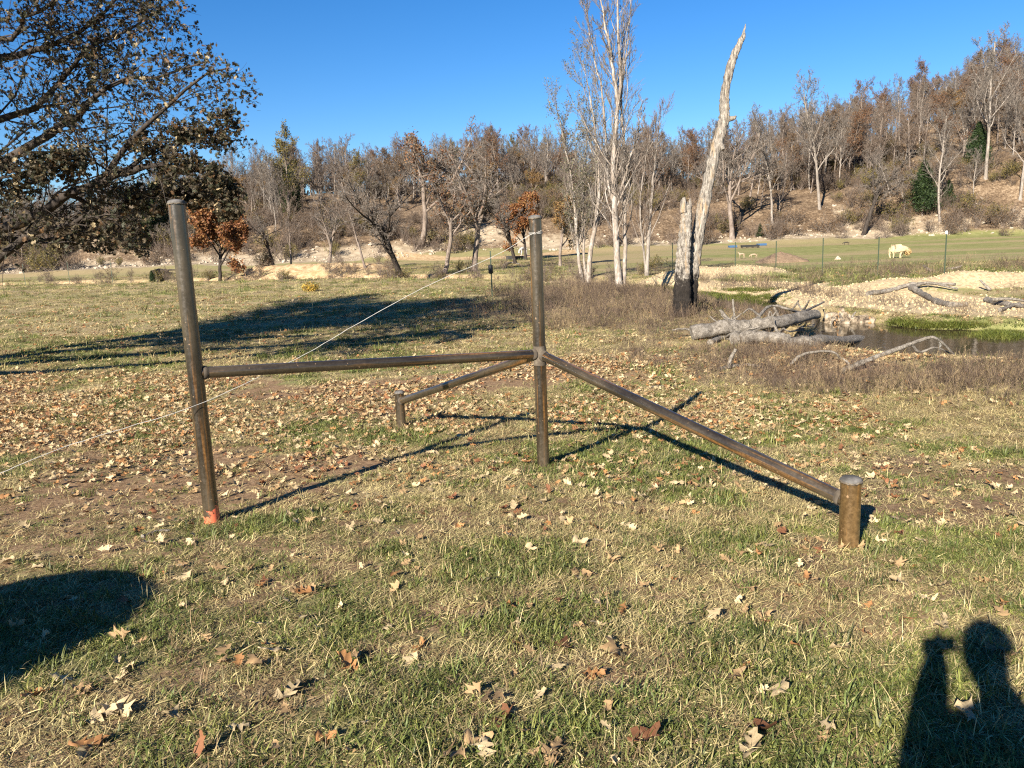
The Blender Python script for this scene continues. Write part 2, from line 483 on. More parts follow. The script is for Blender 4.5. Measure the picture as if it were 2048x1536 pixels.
# ------------------------------------------------------------------ surface zones (what the ground is made of)
ROAD = [(-14, 104), (-8, 99), (-2, 98), (4, 100), (9, 106)]
def zones(x, y):
    rl = x / np.maximum(y, 3)
    near = fbm(x * .55, y * .55, 40, 4)
    grn = .6 * fbm(x * .8 + 5, y * .8, 44, 4) + .4 * fbm(x * 2.6, y * 2.6, 45, 3)
    dirt = sstep(.53, .66, near) * (1 - sstep(13, 20, y)) * (.55 + .4 * sstep(3.6, 5.0, y))
    for (cx, cy, r) in ((-.55, 3.35, .38), (.35, 3.0, .32), (.75, 3.9, .4), (-1.5, 3.1, .35), (-.1, 2.7, .3), (-3.4, 6.6, 1.5), (-2.2, 6.2, 1.1), (-.8, 5.3, .9), (.25, 5.5, .8), (-.9, 4.3, .6), (.9, 5.6, .7), (-.4, 3.7, .35)):
        dirt = np.maximum(dirt, (1 - sstep(r * .45, r, np.hypot(x - cx, (y - cy) * 1.4))) * .8)
    green = sstep(.44, .62, grn) * .9
    for (cx, cy, r) in GREEN:
        green = np.maximum(green, (1 - sstep(r * .2, r, np.hypot(x - cx, (y - cy) * 1.1) + (grn - .5) * r * 2.6)) * .75)
    green = green * (1 - .6 * dirt)
    far = sstep(16, 34, y)
    strk = fbm(x * .05, y * .22, 50, 4)
    green = green * (1 - far) + far * (.30 + .45 * sstep(.3, .75, strk)) * (.75 + .45 * sstep(.1, .35, rl))
    weed = weedmask(x, y)
    green = green * (1 - .7 * weed)
    gravel = 1 - sstep(1.8, 3.4, dseg(x, y, BAR) + (fbm(x * .6, y * .6, 60, 3) - .5) * 3.0)
    gravel = np.maximum(gravel, (1 - sstep(1.0, 2.4, dseg(x, y, RIDGE1) + (fbm(x * .9, y * .9, 61, 3) - .5) * 1.6)) * .95)
    gravel = np.maximum(gravel, (1 - sstep(1.0, 2.6, dseg(x, y, RIDGE2) + (fbm(x * .7, y * .7, 62, 3) - .5) * 2.6)) * .95)
    s = y - hillfoot(x)
    litter = sstep(-1, 4, s)
    rock = np.exp(-((s - 2.0) / 4.0) ** 2) * sstep(.3, .6, fbm(x * .07, y * .07, 70, 4)) * .95
    rock = np.maximum(rock, np.exp(-((s - 9) / 9.0) ** 2) * sstep(.5, .72, fbm(x * .1, y * .1, 71, 3)) * .8)
    road = 1 - sstep(1.6, 3.0, dseg(x, y, ROAD))
    dc = dseg(x, y, CREEK)
    orange = (1 - sstep(2.0, 3.6, dc)) * sstep(52, 66, y) * sstep(.35, .55, fbm(x * .2, y * .2, 80, 3))
    orange = np.maximum(orange, (1 - sstep(1.4, 3.2, dseg(x, y, BERM))) * .85)
    orange = np.maximum(orange, road * .75)
    litter = litter * (1 - road)
    return dirt, green, gravel, litter, rock, orange
GREEN = [(*gp(px, py)[:2], r) for px, py, r in ((820, 1400, .55), (520, 1260, .5), (1000, 1130, .5), (300, 1160, .5), (660, 1490, .45), (1500, 1290, .4), (1640, 1340, .4), (380, 1480, .35), (120, 1100, .6), (1900, 1120, .6), (470, 1090, .4), (780, 1270, .4), (1090, 1250, .45), (560, 1130, .4), (1160, 830, .7), (60, 830, .9), (1300, 1470, .3), (900, 1530, .3), (240, 1260, .5), (1750, 1060, .5), (1480, 1090, .5), (640, 860, .7))]
def weedmask(x, y):
    n = fbm(x * .45, y * .45, 90, 3)
    px = x / np.maximum(y, 3)
    a = sstep(-.06, .06, px + (n - .5) * .25) * sstep(18.5, 22, y + (n - .5) * 8) * (1 - sstep(34, 40, y)) * (1 - sstep(.23, .32, px + (n - .5) * .15))
    b = sstep(2.6, 5.2, x - (13 - y) * .25 + (n - .5) * 3) * sstep(9.4, 11.8, y + (n - .5) * 4 + (x - 5) * .28)
    b = b * (1 - sstep(20, 24, y)) * (1 - sstep(4.6, 6.2, x - .25 * (y - 12)) * sstep(11.6, 12.8, y))
    clear = sstep(.5, 1.3, dseg(x, y, [(4.0, 16.6), (5.6, 16.2), (7.6, 16.2)]))
    return np.clip(np.maximum(a, b), 0, 1) * clear

def build_ground():
    ys = [-45.0]
    while ys[-1] < -7: ys.append(ys[-1] + 3)
    y = -6.0
    while y < 260:
        ys.append(y); y += max(.11, .0115 * y)
    while y < 2600:
        ys.append(y); y += .07 * y
    ys = np.array(ys)
    u = np.linspace(-1, 1, 420); u = np.sign(u) * (0.72 * np.abs(u) + .28 * np.abs(u) ** 3)
    Y = np.repeat(ys[:, None], len(u), 1)
    X = u[None, :] * (14 + 1.25 * np.maximum(ys, 0) + .6 * np.maximum(-ys, 0))[:, None]
    X = X + (Y > 0) * Y * .02
    Z = zt(X, Y)
    b = MB()
    nr, nc = X.shape
    idx = np.arange(nr * nc).reshape(nr, nc)
    q = np.stack([idx[:-1, :-1], idx[:-1, 1:], idx[1:, 1:], idx[1:, :-1]], -1).reshape(-1, 4)
    b.raw(np.stack([X, Y, Z], -1).reshape(-1, 3), q=q)
    o = b.obj('ground', M['ground'])
    zz = zones(X.ravel(), Y.ravel())
    for nm, tri in (('zone_a', zz[:3]), ('zone_b', zz[3:])):
        a = o.data.color_attributes.new(nm, 'FLOAT_COLOR', 'POINT')
        a.data.foreach_set('color', np.stack([*tri, np.ones_like(tri[0])], -1).astype(np.float32).ravel())
    return tag(o, kind='structure')
build_ground()

def build_water():
    c = spline(np.array(CREEK, float), 260)
    t = np.gradient(c, axis=0); t /= np.linalg.norm(t, axis=1, keepdims=True)
    nrm = np.stack([-t[:, 1], t[:, 0]], -1)
    ww = np.linspace(-5.2, 5.2, 9)
    # keep the strip from folding: narrow where the creek is far away
    P = c[:, None, :] + nrm[:, None, :] * ww[None, :, None] * np.interp(c[:, 1], [10, 22, 34, 90], [1, .62, .62, .6])[:, None, None]
    V = np.concatenate([P, np.full(P.shape[:2] + (1,), WATER)], -1)
    idx = np.arange(V.shape[0] * V.shape[1]).reshape(V.shape[:2])
    q = np.stack([idx[:-1, :-1], idx[:-1, 1:], idx[1:, 1:], idx[1:, :-1]], -1).reshape(-1, 4)
    b = MB(); b.raw(V.reshape(-1, 3), q=q)
    tag(b.obj('creek_water', M['water']), kind='structure')
build_water()

# ------------------------------------------------------------------ welded pipe corner brace
def build_brace():
    L, Cc, Rr, Bb = gp(425, 1045), gp(1087, 935), gp(1697, 1094), gp(803, 855)
    def hgt(base, px, py):
        d = ray(px, py); t = (base[:2] @ d[:2]) / (d[:2] @ d[:2]); return CAM_H + t * d[2]
    root = empty('pipe_corner_brace', Cc, 'welded brown steel pipe corner brace with two tall posts, two stubs and slanting braces', 'fence brace')
    def local(p): return np.asarray(p) - Cc
    def pipe(name, a, b, r, mat, sides=28, rings=14):
        a = np.asarray(a, float); b = np.asarray(b, float)
        ln = np.linalg.norm(b - a); me = MB()
        zz = np.linspace(0, ln, rings)
        me.tubes(np.stack([0 * zz, 0 * zz, zz], -1), np.full(rings, r), sides, cap=True)
        o = me.obj(name, mat, root)
        q = Vector(b - a).to_track_quat('Z', 'Y')
        o.rotation_mode = 'QUATERNION'; o.rotation_quaternion = q; o.location = Vector(local(a))
        return o
    def cap(p, r, par):
        me = MB(); k = 7
        th = np.linspace(0, np.pi / 2, k)
        zz = np.concatenate([[-.012, 0.0], .020 * np.sin(th[1:])]); rr = np.concatenate([[r + .0035, r + .0035], (r + .0015) * np.cos(th[1:]) + .0005])
        me.tubes(np.stack([0 * zz, 0 * zz, zz], -1), rr, 28)
        o = me.obj('cap', M['capm'], par); o.location = (0, 0, p)
        # rough weld bead round the rim
        w_ = MB(); th = np.linspace(0, 2 * np.pi, 49)
        w_.tubes(np.stack([(r + .003) * np.cos(th), (r + .003) * np.sin(th), -.013 + .003 * rng.normal(size=49)], -1), .005 + .002 * rng.random(49), 6)
        w2 = w_.obj('weld_bead', M['weld'], o)
    def weld(p, direc, r):
        me = MB(); zz = np.array([-.002, .012, .024, .034]); rr = np.array([r + .007, r + .010, r + .005, r + .0012])
        me.tubes(np.stack([0 * zz, 0 * zz, zz], -1), rr + .0, 24)
        o = me.obj('weld_collar', M['weld'], root)
        o.rotation_mode = 'QUATERNION'; o.rotation_quaternion = Vector(direc).to_track_quat('Z', 'Y'); o.location = Vector(local(p))
    RP, RB = .056, .042
    posts = []
    for nm, base, tp, mt in (('post', L, (352, 404), 'pipe_paint'), ('post', Cc, (1070, 434), 'pipe'), ('anchor_stub', Rr, (1703, 958), 'pipe_rusty'), ('anchor_stub', Bb, (796, 784), 'pipe')):
        top = hgt(base, *tp)
        sink = .12
        # object origin at ground level so that the paint mark sits at the foot
        me = MB(); zz = np.concatenate([[-sink], np.linspace(0, top - base[2], 16)])
        rr = RP * (1.06 if base is Rr else 1.0)
        me.tubes(np.stack([0 * zz, 0 * zz, zz], -1), np.full(17, rr), 32)
        o = me.obj(nm, M[mt], root); o.location = Vector(local(base))
        cap(top - base[2], rr, o)
        posts.append((base, top))
    def on(base, px, py):
        z = hgt(base, px, py); return np.array([base[0], base[1], z])
    jL = on(L, 395, 746); jC = on(Cc, 1078, 708); jR = on(Rr, 1697, 1004); jB = on(Bb, 800, 803)
    for nm, a, b in (('rail', jC, jL), ('diagonal_brace', jC, jR), ('diagonal_brace', jC, jB)):
        pipe(nm, a, b, RB, M['pipe'])
        u = (b - a) / np.linalg.norm(b - a)
        h = np.linalg.norm(u[:2])
        weld(a + u * (RP - .004) / h, u, RB); weld(b - u * ((RP * (1.06 if b is jR else 1)) - .004) / h, -u, RB)
    # grey heat-marked sleeve at the joint
    me = MB(); zz = np.linspace(-.10, .075, 9); rr = RP + .0012 + .5 * np.array([0, .001, .003, .005, .006, .005, .003, .001, 0])
    me.tubes(np.stack([0 * zz, 0 * zz, zz], -1), rr, 32)
    o = me.obj('weld_joint', M['weld'], root); o.location = Vector(local(jC))
    # twine tied round the post and running off to the left
    top = on(Cc, 1073, 468)
    s = MB()
    th = np.linspace(0, 4 * np.pi, 60)
    ring = np.stack([top[0] + (RP + .004) * np.cos(th), top[1] + (RP + .004) * np.sin(th), top[2] + .018 * th / (4 * np.pi) + .006 * np.sin(th)], -1)
    s.tubes(ring, np.full(60, .0022), 5)
    pts = []
    dL, dC = L[1] - .062, Cc[1] - .05
    for (px, py, d) in ((1083, 461, dC), (1060, 470, dC - .02), (985, 514, dC - .18), (850, 574, dC - .45), (700, 656, dC - .74), (600, 714, dC - .94), (404, 806, dL), (270, 850, dL - .25), (130, 893, dL - .5), (0, 947, dL - .75), (-140, 1005, dL - 1.0)):
        pts.append(pxd(px, py, d))
    pts = spline(pts, 90) + rng.normal(0, .0015, (90, 3))
    s.tubes(pts, np.full(90, .0021), 5)
    tag(s.obj('twine', M['string']), 'slack white twine tied round the tall pipe post with rail and stretched off leftwards', 'twine')
build_brace()

# ------------------------------------------------------------------ branching
def grow(S, D, L, R, nseg, wig, up, taper, rg):
    N = len(S)
    P = np.zeros((N, nseg + 1, 3)); P[:, 0] = S
    d = D / np.linalg.norm(D, axis=1, keepdims=True)
    Ds = np.zeros((N, nseg + 1, 3)); Ds[:, 0] = d
    for k in range(nseg):
        d = d + rg.normal(0, wig, (N, 3)) + np.array([0, 0, 1.0]) * up
        d /= np.linalg.norm(d, axis=1, keepdims=True)
        P[:, k + 1] = P[:, k] + d * (L / nseg)[:, None]; Ds[:, k + 1] = d
    rad = R[:, None] * np.linspace(1, taper, nseg + 1)[None]
    return P, rad, Ds
def shoots(P, rad, Ds, L, k, f0, f1, ang, av, lr, rr, rg, rmin, lpow=.55):
    """k children on each branch"""
    N, n, _ = P.shape
    f = f0 + (f1 - f0) * (np.arange(k)[None] + rg.random((N, k))) / k
    t = f * (n - 1); i = np.minimum(t.astype(int), n - 2); fr = t - i
    r_ = np.arange(N)[:, None]
    S = P[r_, i] * (1 - fr)[..., None] + P[r_, i + 1] * fr[..., None]
    D = Ds[r_, i + 1]
    q = rad[r_, i] * (1 - fr) + rad[r_, i + 1] * fr
    ph = (np.arange(k)[None] * 2.4 + rg.random((N, 1)) * 6.28) + rg.normal(0, .4, (N, k))
    ref = np.where(np.abs(D[..., 2:3]) > .9, np.array([1., 0, 0]), np.array([0, 0, 1.]))
    A = np.cross(D, ref); A /= np.linalg.norm(A, axis=-1, keepdims=True); B = np.cross(D, A)
    a = ang + rg.normal(0, av, (N, k))
    nd = np.cos(a)[..., None] * D + np.sin(a)[..., None] * (np.cos(ph)[..., None] * A + np.sin(ph)[..., None] * B)
    ln = L[:, None] * lr * (1 - lpow * f) * rg.uniform(.65, 1.25, (N, k))
    return S.reshape(-1, 3), nd.reshape(-1, 3), ln.ravel(), np.maximum(q * rr, rmin).ravel()
LEAF_Q = np.array([[0, 0, 0], [.3, .5, .08], [0, 1, 0], [-.3, .5, .08]]); LEAF_T = np.array([[0, 1, 2], [0, 2, 3]])
def crown(tr, tw, P, rad, Ds, L, levels, rg, rmin, lf=None, keep=None):
    """levels: list of (k,f0,f1,ang,av,lr,rr,nseg,wig,up,sides,where); lf: (mb, per twig, size, colour fn, spread)"""
    cur = [(P, rad, Ds, L)]
    tips = None
    for (k, f0, f1, ang, av, lr, rr, nseg, wig, up, sides, where) in levels:
        nxt = []
        for (P_, r_, D_, L_) in cur:
            S, D, ln, R = shoots(P_, r_, D_, L_, k, f0, f1, ang, av, lr, rr, rg, rmin)
            if keep is not None:
                ok = keep(S + D * ln[:, None] * .8)
                S, D, ln, R = S[ok], D[ok], ln[ok], R[ok]
            if len(S) == 0: continue
            q = grow(S, D, ln, R, nseg, wig, up, .35, rg)
            (tr if where == 0 else tw).tubes(q[0], q[1], sides)
            nxt.append((*q, ln)); tips = q[0]
        cur = nxt
    if lf is not None:
        for (P_, r_, D_, L_) in cur:
            mb, per, size, colfn, spread = lf
            n = len(P_) * per
            if per < 1:
                sel = rg.random(len(P_)) < per; P_ = P_[sel]; n = len(P_); per = 1
            per = int(per)
            i = np.repeat(np.arange(len(P_)), per); s_ = rg.integers(1, P_.shape[1], len(i))
            pos = P_[i, s_] + rg.normal(0, spread, (len(i), 3))
            if keep is not None:
                ok = keep(pos); pos = pos[ok]
            mb.stamp(mb.tpl[0], mb.tpl[1], pos, randrot(len(pos), rg), size * rg.uniform(.6, 1.3, len(pos)), colfn(len(pos), rg))
    return cur

def palette(*cols):
    cs = np.array(cols, float)
    def f(n, rg):
        return cs[rg.integers(0, len(cs), n)] * rg.uniform(.65, 1.25, (n, 1))
    return f
RUST = palette((.17, .075, .034), (.20, .10, .046), (.13, .062, .03), (.22, .13, .06))
ORANGE = palette((.24, .135, .05), (.27, .165, .06), (.19, .105, .04), (.18, .125, .045))
OLIVE = palette((.12, .115, .03), (.19, .16, .04), (.26, .19, .05), (.10, .085, .03))
BROWN = palette((.16, .10, .055), (.21, .14, .08), (.12, .075, .04))

def make_tree(seed, H, kind, leaf=None, leafn=2, leafs=.17, bark='bark', twig='twig_grey', dense=1.0):
    """prototype far tree; returns (trunk mesh, crown mesh)"""
    rg = np.random.default_rng(seed)
    tr, tw = MB(), MB()
    lv = MB(); lv.tpl = (LEAF_Q, LEAF_T)
    if kind == 'spread':
        n = 9; r0 = H * .017
        P, rad, Ds = grow(np.array([[0, 0, -.4]]), np.array([[rg.normal(0, .12), rg.normal(0, .12), 1]]), np.array([H * .42]), np.array([r0]), n, .10, .05, .62, rg)
        rad[:, 0] *= 1.6; rad[:, 1] *= 1.15
        tr.tubes(P, rad, 9)
        L0 = np.array([H * .95])
        lv_ = [(6, .5, 1.0, .62, .22, .62, .62, 8, .14, .05, 6, 0),
               (6, .2, 1.0, .75, .25, .52, .62, 6, .17, .05, 5, 0),
               (6, .15, 1.0, .75, .3, .55, .6, 5, .18, .05, 4, 1),
               (int(6 * dense), .1, 1.0, .7, .3, .6, .7, 3, .2, .06, 3, 1),
               (4, .2, 1.0, .6, .3, .62, .8, 2, .2, .06, 3, 1)]
    elif kind == 'tall':
        n = 14; r0 = H * .0115
        P, rad, Ds = grow(np.array([[0, 0, -.4]]), np.array([[rg.normal(0, .06), rg.normal(0, .06), 1]]), np.array([H * .9]), np.array([r0]), n, .05, .06, .3, rg)
        rad[:, 0] *= 1.5
        tr.tubes(P, rad, 8)
        L0 = np.array([H * .95])
        lv_ = [(15, .30, 1.0, .62, .2, .40, .5, 6, .13, .09, 5, 0),
               (7, .15, 1.0, .65, .25, .52, .62, 5, .15, .06, 4, 1),
               (int(7 * dense), .1, 1.0, .65, .3, .55, .65, 3, .18, .06, 3, 1),
               (6, .15, 1.0, .6, .3, .6, .75, 2, .2, .06, 3, 1)]
    elif kind == 'shrub':
        k = 9
        D = rg.normal(0, .5, (k, 3)); D[:, 2] = 1
        P, rad, Ds = grow(np.tile([[0, 0, -.15]], (k, 1)) + rg.normal(0, .15, (k, 3)) * [1, 1, 0], D, np.full(k, H) * rg.uniform(.6, 1.1, k), np.full(k, H * .012), 6, .15, .02, .35, rg)
        tr.tubes(P, rad, 5)
        L0 = np.full(k, H)
        lv_ = [(6, .15, 1.0, .6, .25, .5, .6, 4, .18, .05, 4, 1), (6, .15, 1.0, .6, .3, .5, .7, 3, .2, .05, 3, 1), (3, .2, 1, .6, .3, .6, .8, 2, .2, .03, 3, 1)]
    crown(tr, tw, P, rad, Ds, L0, lv_, rg, .0125 if kind != 'shrub' else .008, (lv, leafn, leafs, leaf, .12) if leaf else None)
    return (tr.mesh('trunk', M[bark]), tw.mesh('twigs', M[twig]), lv.mesh('leaves', M['leaf'], True, False) if leaf else None)
def make_cedar(seed, H, Rb, cols, blunt=.8):
    rg = np.random.default_rng(seed); tr, lv = MB(), MB()
    tr.tubes(np.array([[0, 0, -.3], [0, 0, H * .5], [0, 0, H * .97]]), np.array([H * .02, H * .013, .01]), 7)
    n = 9000
    z = rg.random(n) ** .8; az = rg.uniform(0, 6.283, n)
    prof = Rb * (1 - z) ** blunt * (.72 + .34 * np.sin(az * 5 + z * 17) * np.sin(z * 31 + az * 2) + .18 * np.sin(az * 2 + z * 9)) + .05
    r = prof * np.sqrt(rg.uniform(.1, 1, n))
    pos = np.stack([r * np.cos(az), r * np.sin(az), H * (.07 + .93 * z) + rg.normal(0, .1, n) + .12 * r], -1)
    lv.stamp(LEAF_Q * [.6, 1, 1], LEAF_T, pos, randrot(n, rg), H * .045 * rg.uniform(.6, 1.3, n), cols(n, rg))
    return (tr.mesh('trunk', M['bark']), None, lv.mesh('foliage', M['leaf'], True, False))

def place(proto, loc, label, cat, group, rz, scale, lean=(0, 0), name='bare_tree'):
    o = empty(name, loc, label, cat, group, rz)
    o.rotation_euler = (lean[0], lean[1], rz); o.scale = (scale,) * 3
    for nm, me in zip(('trunk', 'crown', 'foliage'), proto):
        if me is None: continue
        c = bpy.data.objects.new(nm, me); C.objects.link(c); c.parent = o
    return o

PT = {
    'spread_a': make_tree(1, 11, 'spread'), 'spread_b': make_tree(2, 11, 'spread', bark='bark_dark'),
    'spread_c': make_tree(3, 11, 'spread', RUST, .22, .16), 'spread_d': make_tree(4, 11, 'spread', ORANGE, 1, .19),
    'tall_a': make_tree(5, 13, 'tall', bark='bark_pale'), 'tall_b': make_tree(6, 13, 'tall', bark='bark', twig='twig_brown'),
    'tall_c': make_tree(7, 13, 'tall', RUST, .55, .18, twig='twig_brown'), 'tall_d': make_tree(8, 13, 'tall', BROWN, .8, .18, bark='bark_pale'),
    'tall_e': make_tree(9, 13, 'tall', bark='bark_pale', twig='twig_grey', dense=1.3), 'tall_o': make_tree(10, 13, 'tall', OLIVE, 1, .2),
    'rust': make_tree(12, 8, 'spread', palette((.22, .085, .032), (.27, .125, .045), (.17, .07, .03), (.26, .14, .05)), 3, .2, bark='bark_dark'),
    'shrub_a': make_tree(13, 2.4, 'shrub', twig='twig_brown'), 'shrub_b': make_tree(14, 2.4, 'shrub', BROWN, 1, .12), 'shrub_c': make_tree(15, 2.4, 'shrub', OLIVE, 2, .12),
    'cedar': make_cedar(16, 5, 2.1, palette((.030, .055, .016), (.045, .075, .02), (.02, .04, .014))),
    'pine': make_cedar(17, 7, 2.2, palette((.05, .075, .022), (.07, .095, .03), (.035, .055, .018)), .5),
}
DESC = {
    'spread_a': ('bare grey tree with wide spreading limbs growing in the hillside wood', 'bare_tree'),
    'spread_b': ('dark barked bare tree with crooked spreading limbs growing in the hillside wood', 'bare_tree'),
    'spread_c': ('spreading hillside tree keeping thin rust red leaves at its twig ends', 'autumn_tree'),
    'spread_d': ('spreading hillside tree with an orange brown leafy crown', 'autumn_tree'),
    'tall_a': ('tall slender bare tree with pale grey trunk growing in the hillside wood', 'bare_tree'),
    'tall_b': ('tall bare tree with brown trunk and brownish twigs in the hillside wood', 'bare_tree'),
    'tall_c': ('tall hillside tree with sparse rust coloured leaves and brown twigs', 'autumn_tree'),
    'tall_d': ('tall pale trunked hillside tree with dry brown leaves', 'autumn_tree'),
    'tall_e': ('tall pale bare tree with thick haze of grey twigs on the hillside', 'bare_tree'),
    'tall_o': ('tall hillside tree with yellowing olive leaves', 'autumn_tree'),
}
def stand(px, d, key, hpx, label=None, lean=(0, 0), rz=None, name=None, cat='tree', group=None):
    """a tree under image column px at distance d, hpx pixels tall"""
    H = {'rust': 8, 'cedar': 5, 'pine': 7}.get(key, 11 if 'spread' in key else 13 if 'tall' in key else 2.4)
    g = gpy(px, d)
    s = hpx * d / F_PX / (H * (1.0 if 'tall' in key or key in ('cedar', 'pine') else .95))
    return place(PT[key], g, label or DESC[key][0], cat, group or (None if label else 'trees in the hillside wood'), rng.uniform(0, 6.28) if rz is None else rz, s, lean, name or DESC.get(key, ('', 'tree'))[1])

# trees that can be told apart along the creek and at the foot of the hill
stand(432, 74, 'rust', 215, 'small bushy oak covered in rust red leaves above the cut bank', name='rust_oak')
stand(545, 76, 'spread_b', 150, 'dark leaning tree with flat top beside the rust red oak', lean=(0, -.2), rz=0)
stand(655, 80, 'spread_a', 215, 'small bare tree on pale rocky slope left of the leaning tree', rz=1.0)
stand(580, 84, 'tall_b', 170, 'thin straight tree on pale rocky slope beside the small bare tree')
stand(808, 61, 'spread_b', 350, 'big dark tree leaning far over at the field edge', lean=(0, -.52), rz=.4)
stand(728, 70, 'tall_b', 210, 'slim slanting tree behind the big leaning tree', lean=(0, -.22), rz=0)
stand(882, 63, 'spread_c', 280, 'crooked tree with sparse rust leaves between leaning tree and large forked tree', lean=(0, -.18), rz=2.0)
stand(945, 66, 'spread_a', 340, 'large grey forked tree standing by the creek bend', rz=.7)
stand(1030, 80, 'spread_b', 210, 'dark arching tree leaning over the dirt track by troughs', lean=(0, -.3), rz=0)
stand(1052, 90, 'rust', 170, 'round rust leaved oak behind the troughs', name='rust_oak')
stand(838, 108, 'spread_c', 330, 'great round crowned tree with reddish leaves rising above the skyline', rz=.3)
stand(1118, 70, 'spread_d', 190, 'yellow green leafed young tree behind the pipe post', name='young_tree')
stand(1465, 112, 'spread_a', 300, 'pale dead tree with few crooked limbs beside the tall snag', rz=2.4)
stand(1545, 116, 'tall_a', 230, 'pale straight trunked tree on the slope above the blue tubs')
stand(1638, 119, 'tall_a', 260, 'tall pale tree on the slope behind the dark animal', lean=(0, -.08), rz=0)
stand(1725, 110, 'spread_b', 240, 'short dark tree with pale foot at the meadow edge', rz=1.2)
stand(1880, 111, 'tall_e', 230, 'pale many limbed tree beside the green cedar', rz=.5)
stand(2036, 112, 'tall_a', 250, 'pale tree at the meadow edge right of the cedar', rz=2.5)
stand(1965, 118, 'tall_e', 290, 'tall pale tree on slope between two cedars')
stand(1843, 113, 'cedar', 100, 'dark green cedar at the foot of the wooded slope', name='cedar_tree')
stand(1946, 121, 'cedar', 85, 'dark green cedar higher on the slope among bare trunks', name='cedar_tree')
stand(1893, 114, 'cedar', 48, 'low dark green cedar bush beside the pale many limbed tree', name='cedar_tree')
stand(1520, 112, 'cedar', 26, 'tiny green cedar on the rocky slope', name='cedar_tree')
stand(282, 110, 'pine', 120, 'dark olive pine at hill foot behind the oak branches', name='pine_tree')
stand(325, 114, 'pine', 100, 'smaller olive pine at hill foot next to the tall post', name='pine_tree')
stand(585, 118, 'tall_o', 190, 'leafy olive yellow tree on the hill left of skyline trees', name='autumn_tree')
stand(590, 124, 'pine', 95, 'dark green pine on the hill behind the olive yellow tree', name='pine_tree')
stand(300, 72, 'cedar', 24, 'tiny cedar sprout beside the dark stump on the cut bank', name='cedar_tree')

# the wood on the hill
WLAB = {'spread_a': 'bare grey spreading tree', 'spread_b': 'bare dark crooked tree', 'spread_c': 'spreading tree with rust leaves', 'spread_d': 'spreading tree with orange crown',
        'tall_a': 'slender bare pale tree', 'tall_b': 'slender bare brown tree', 'tall_c': 'tall tree with sparse rust leaves', 'tall_d': 'tall tree with dry brown leaves',
        'tall_e': 'bare tree thick with grey twigs', 'tall_o': 'tall tree with olive leaves'}
def wood():
    pts = []
    keysR = ['tall_a', 'tall_b', 'tall_c', 'tall_d', 'tall_e', 'tall_e', 'spread_c', 'tall_b', 'tall_a', 'spread_a', 'spread_d']
    keysL = ['spread_a', 'tall_b', 'tall_e', 'spread_a', 'spread_d', 'spread_b', 'spread_c', 'tall_o', 'tall_e', 'spread_a']
    cnt = 0
    rg = np.random.default_rng(77)
    for tries in range(9000):
        if cnt >= 262: break
        px = rg.uniform(-160, 2210)
        s = rg.random() ** 1.15 * 58 + 6
        # keep the open slope below the terrace clear in the middle and thin the front
        if s < 16 and rg.random() < .62: continue
        d = 0
        hy = 490 - .0405 * (px - 1013); r = ray(px, hy)
        d = 106 + s
        x = r[0] / r[1] * d
        d = float(hillfoot(np.array(x))) + s
        x = r[0] / r[1] * d
        if 620 < px < 1080 and 6 < s < 22 and rg.random() < .75: continue
        if any((x - a) ** 2 + (d - b) ** 2 < 2.2 ** 2 for a, b in pts): continue
        pts.append((x, d))
        k = (keysR if px > 1200 else keysL)[rg.integers(0, 10)]
        if k == 'spread_d' and rg.random() < .4: k = 'tall_e'
        hh = rg.uniform(8.5, 12.5) if px > 1200 else rg.uniform(7.0, 10.5)
        if px < 480: hh *= .85
        if s < 14: hh *= .72
        g = np.array([x, d, float(zt(x, d))])
        H = 11 if 'spread' in k else 13
        hgt_ = 'at hill foot' if s < 18 else 'on mid slope' if s < 38 else 'on hill crest'
        ref_ = ('behind the oak boughs' if px < 360 else 'above the rust red oak' if px < 640 else 'above the leaning tree' if px < 800 else 'above the large forked tree' if px < 1010
                else 'behind the bushy forked tree' if px < 1215 else 'behind the tall sycamore' if px < 1340 else 'behind the bleached snag' if px < 1500 else 'above the blue tubs' if px < 1620 else 'above the black grazing animal' if px < 1760 else 'above the cream bison' if px < 1850 else 'behind the dark cedars')
        place(PT[k], g, WLAB[k] + ' ' + hgt_ + ' ' + ref_, 'tree', 'hillside trees ' + ref_, rg.uniform(0, 6.28), hh / H, (rg.normal(0, .05), rg.normal(0, .06)), DESC[k][1])
        cnt += 1
wood()

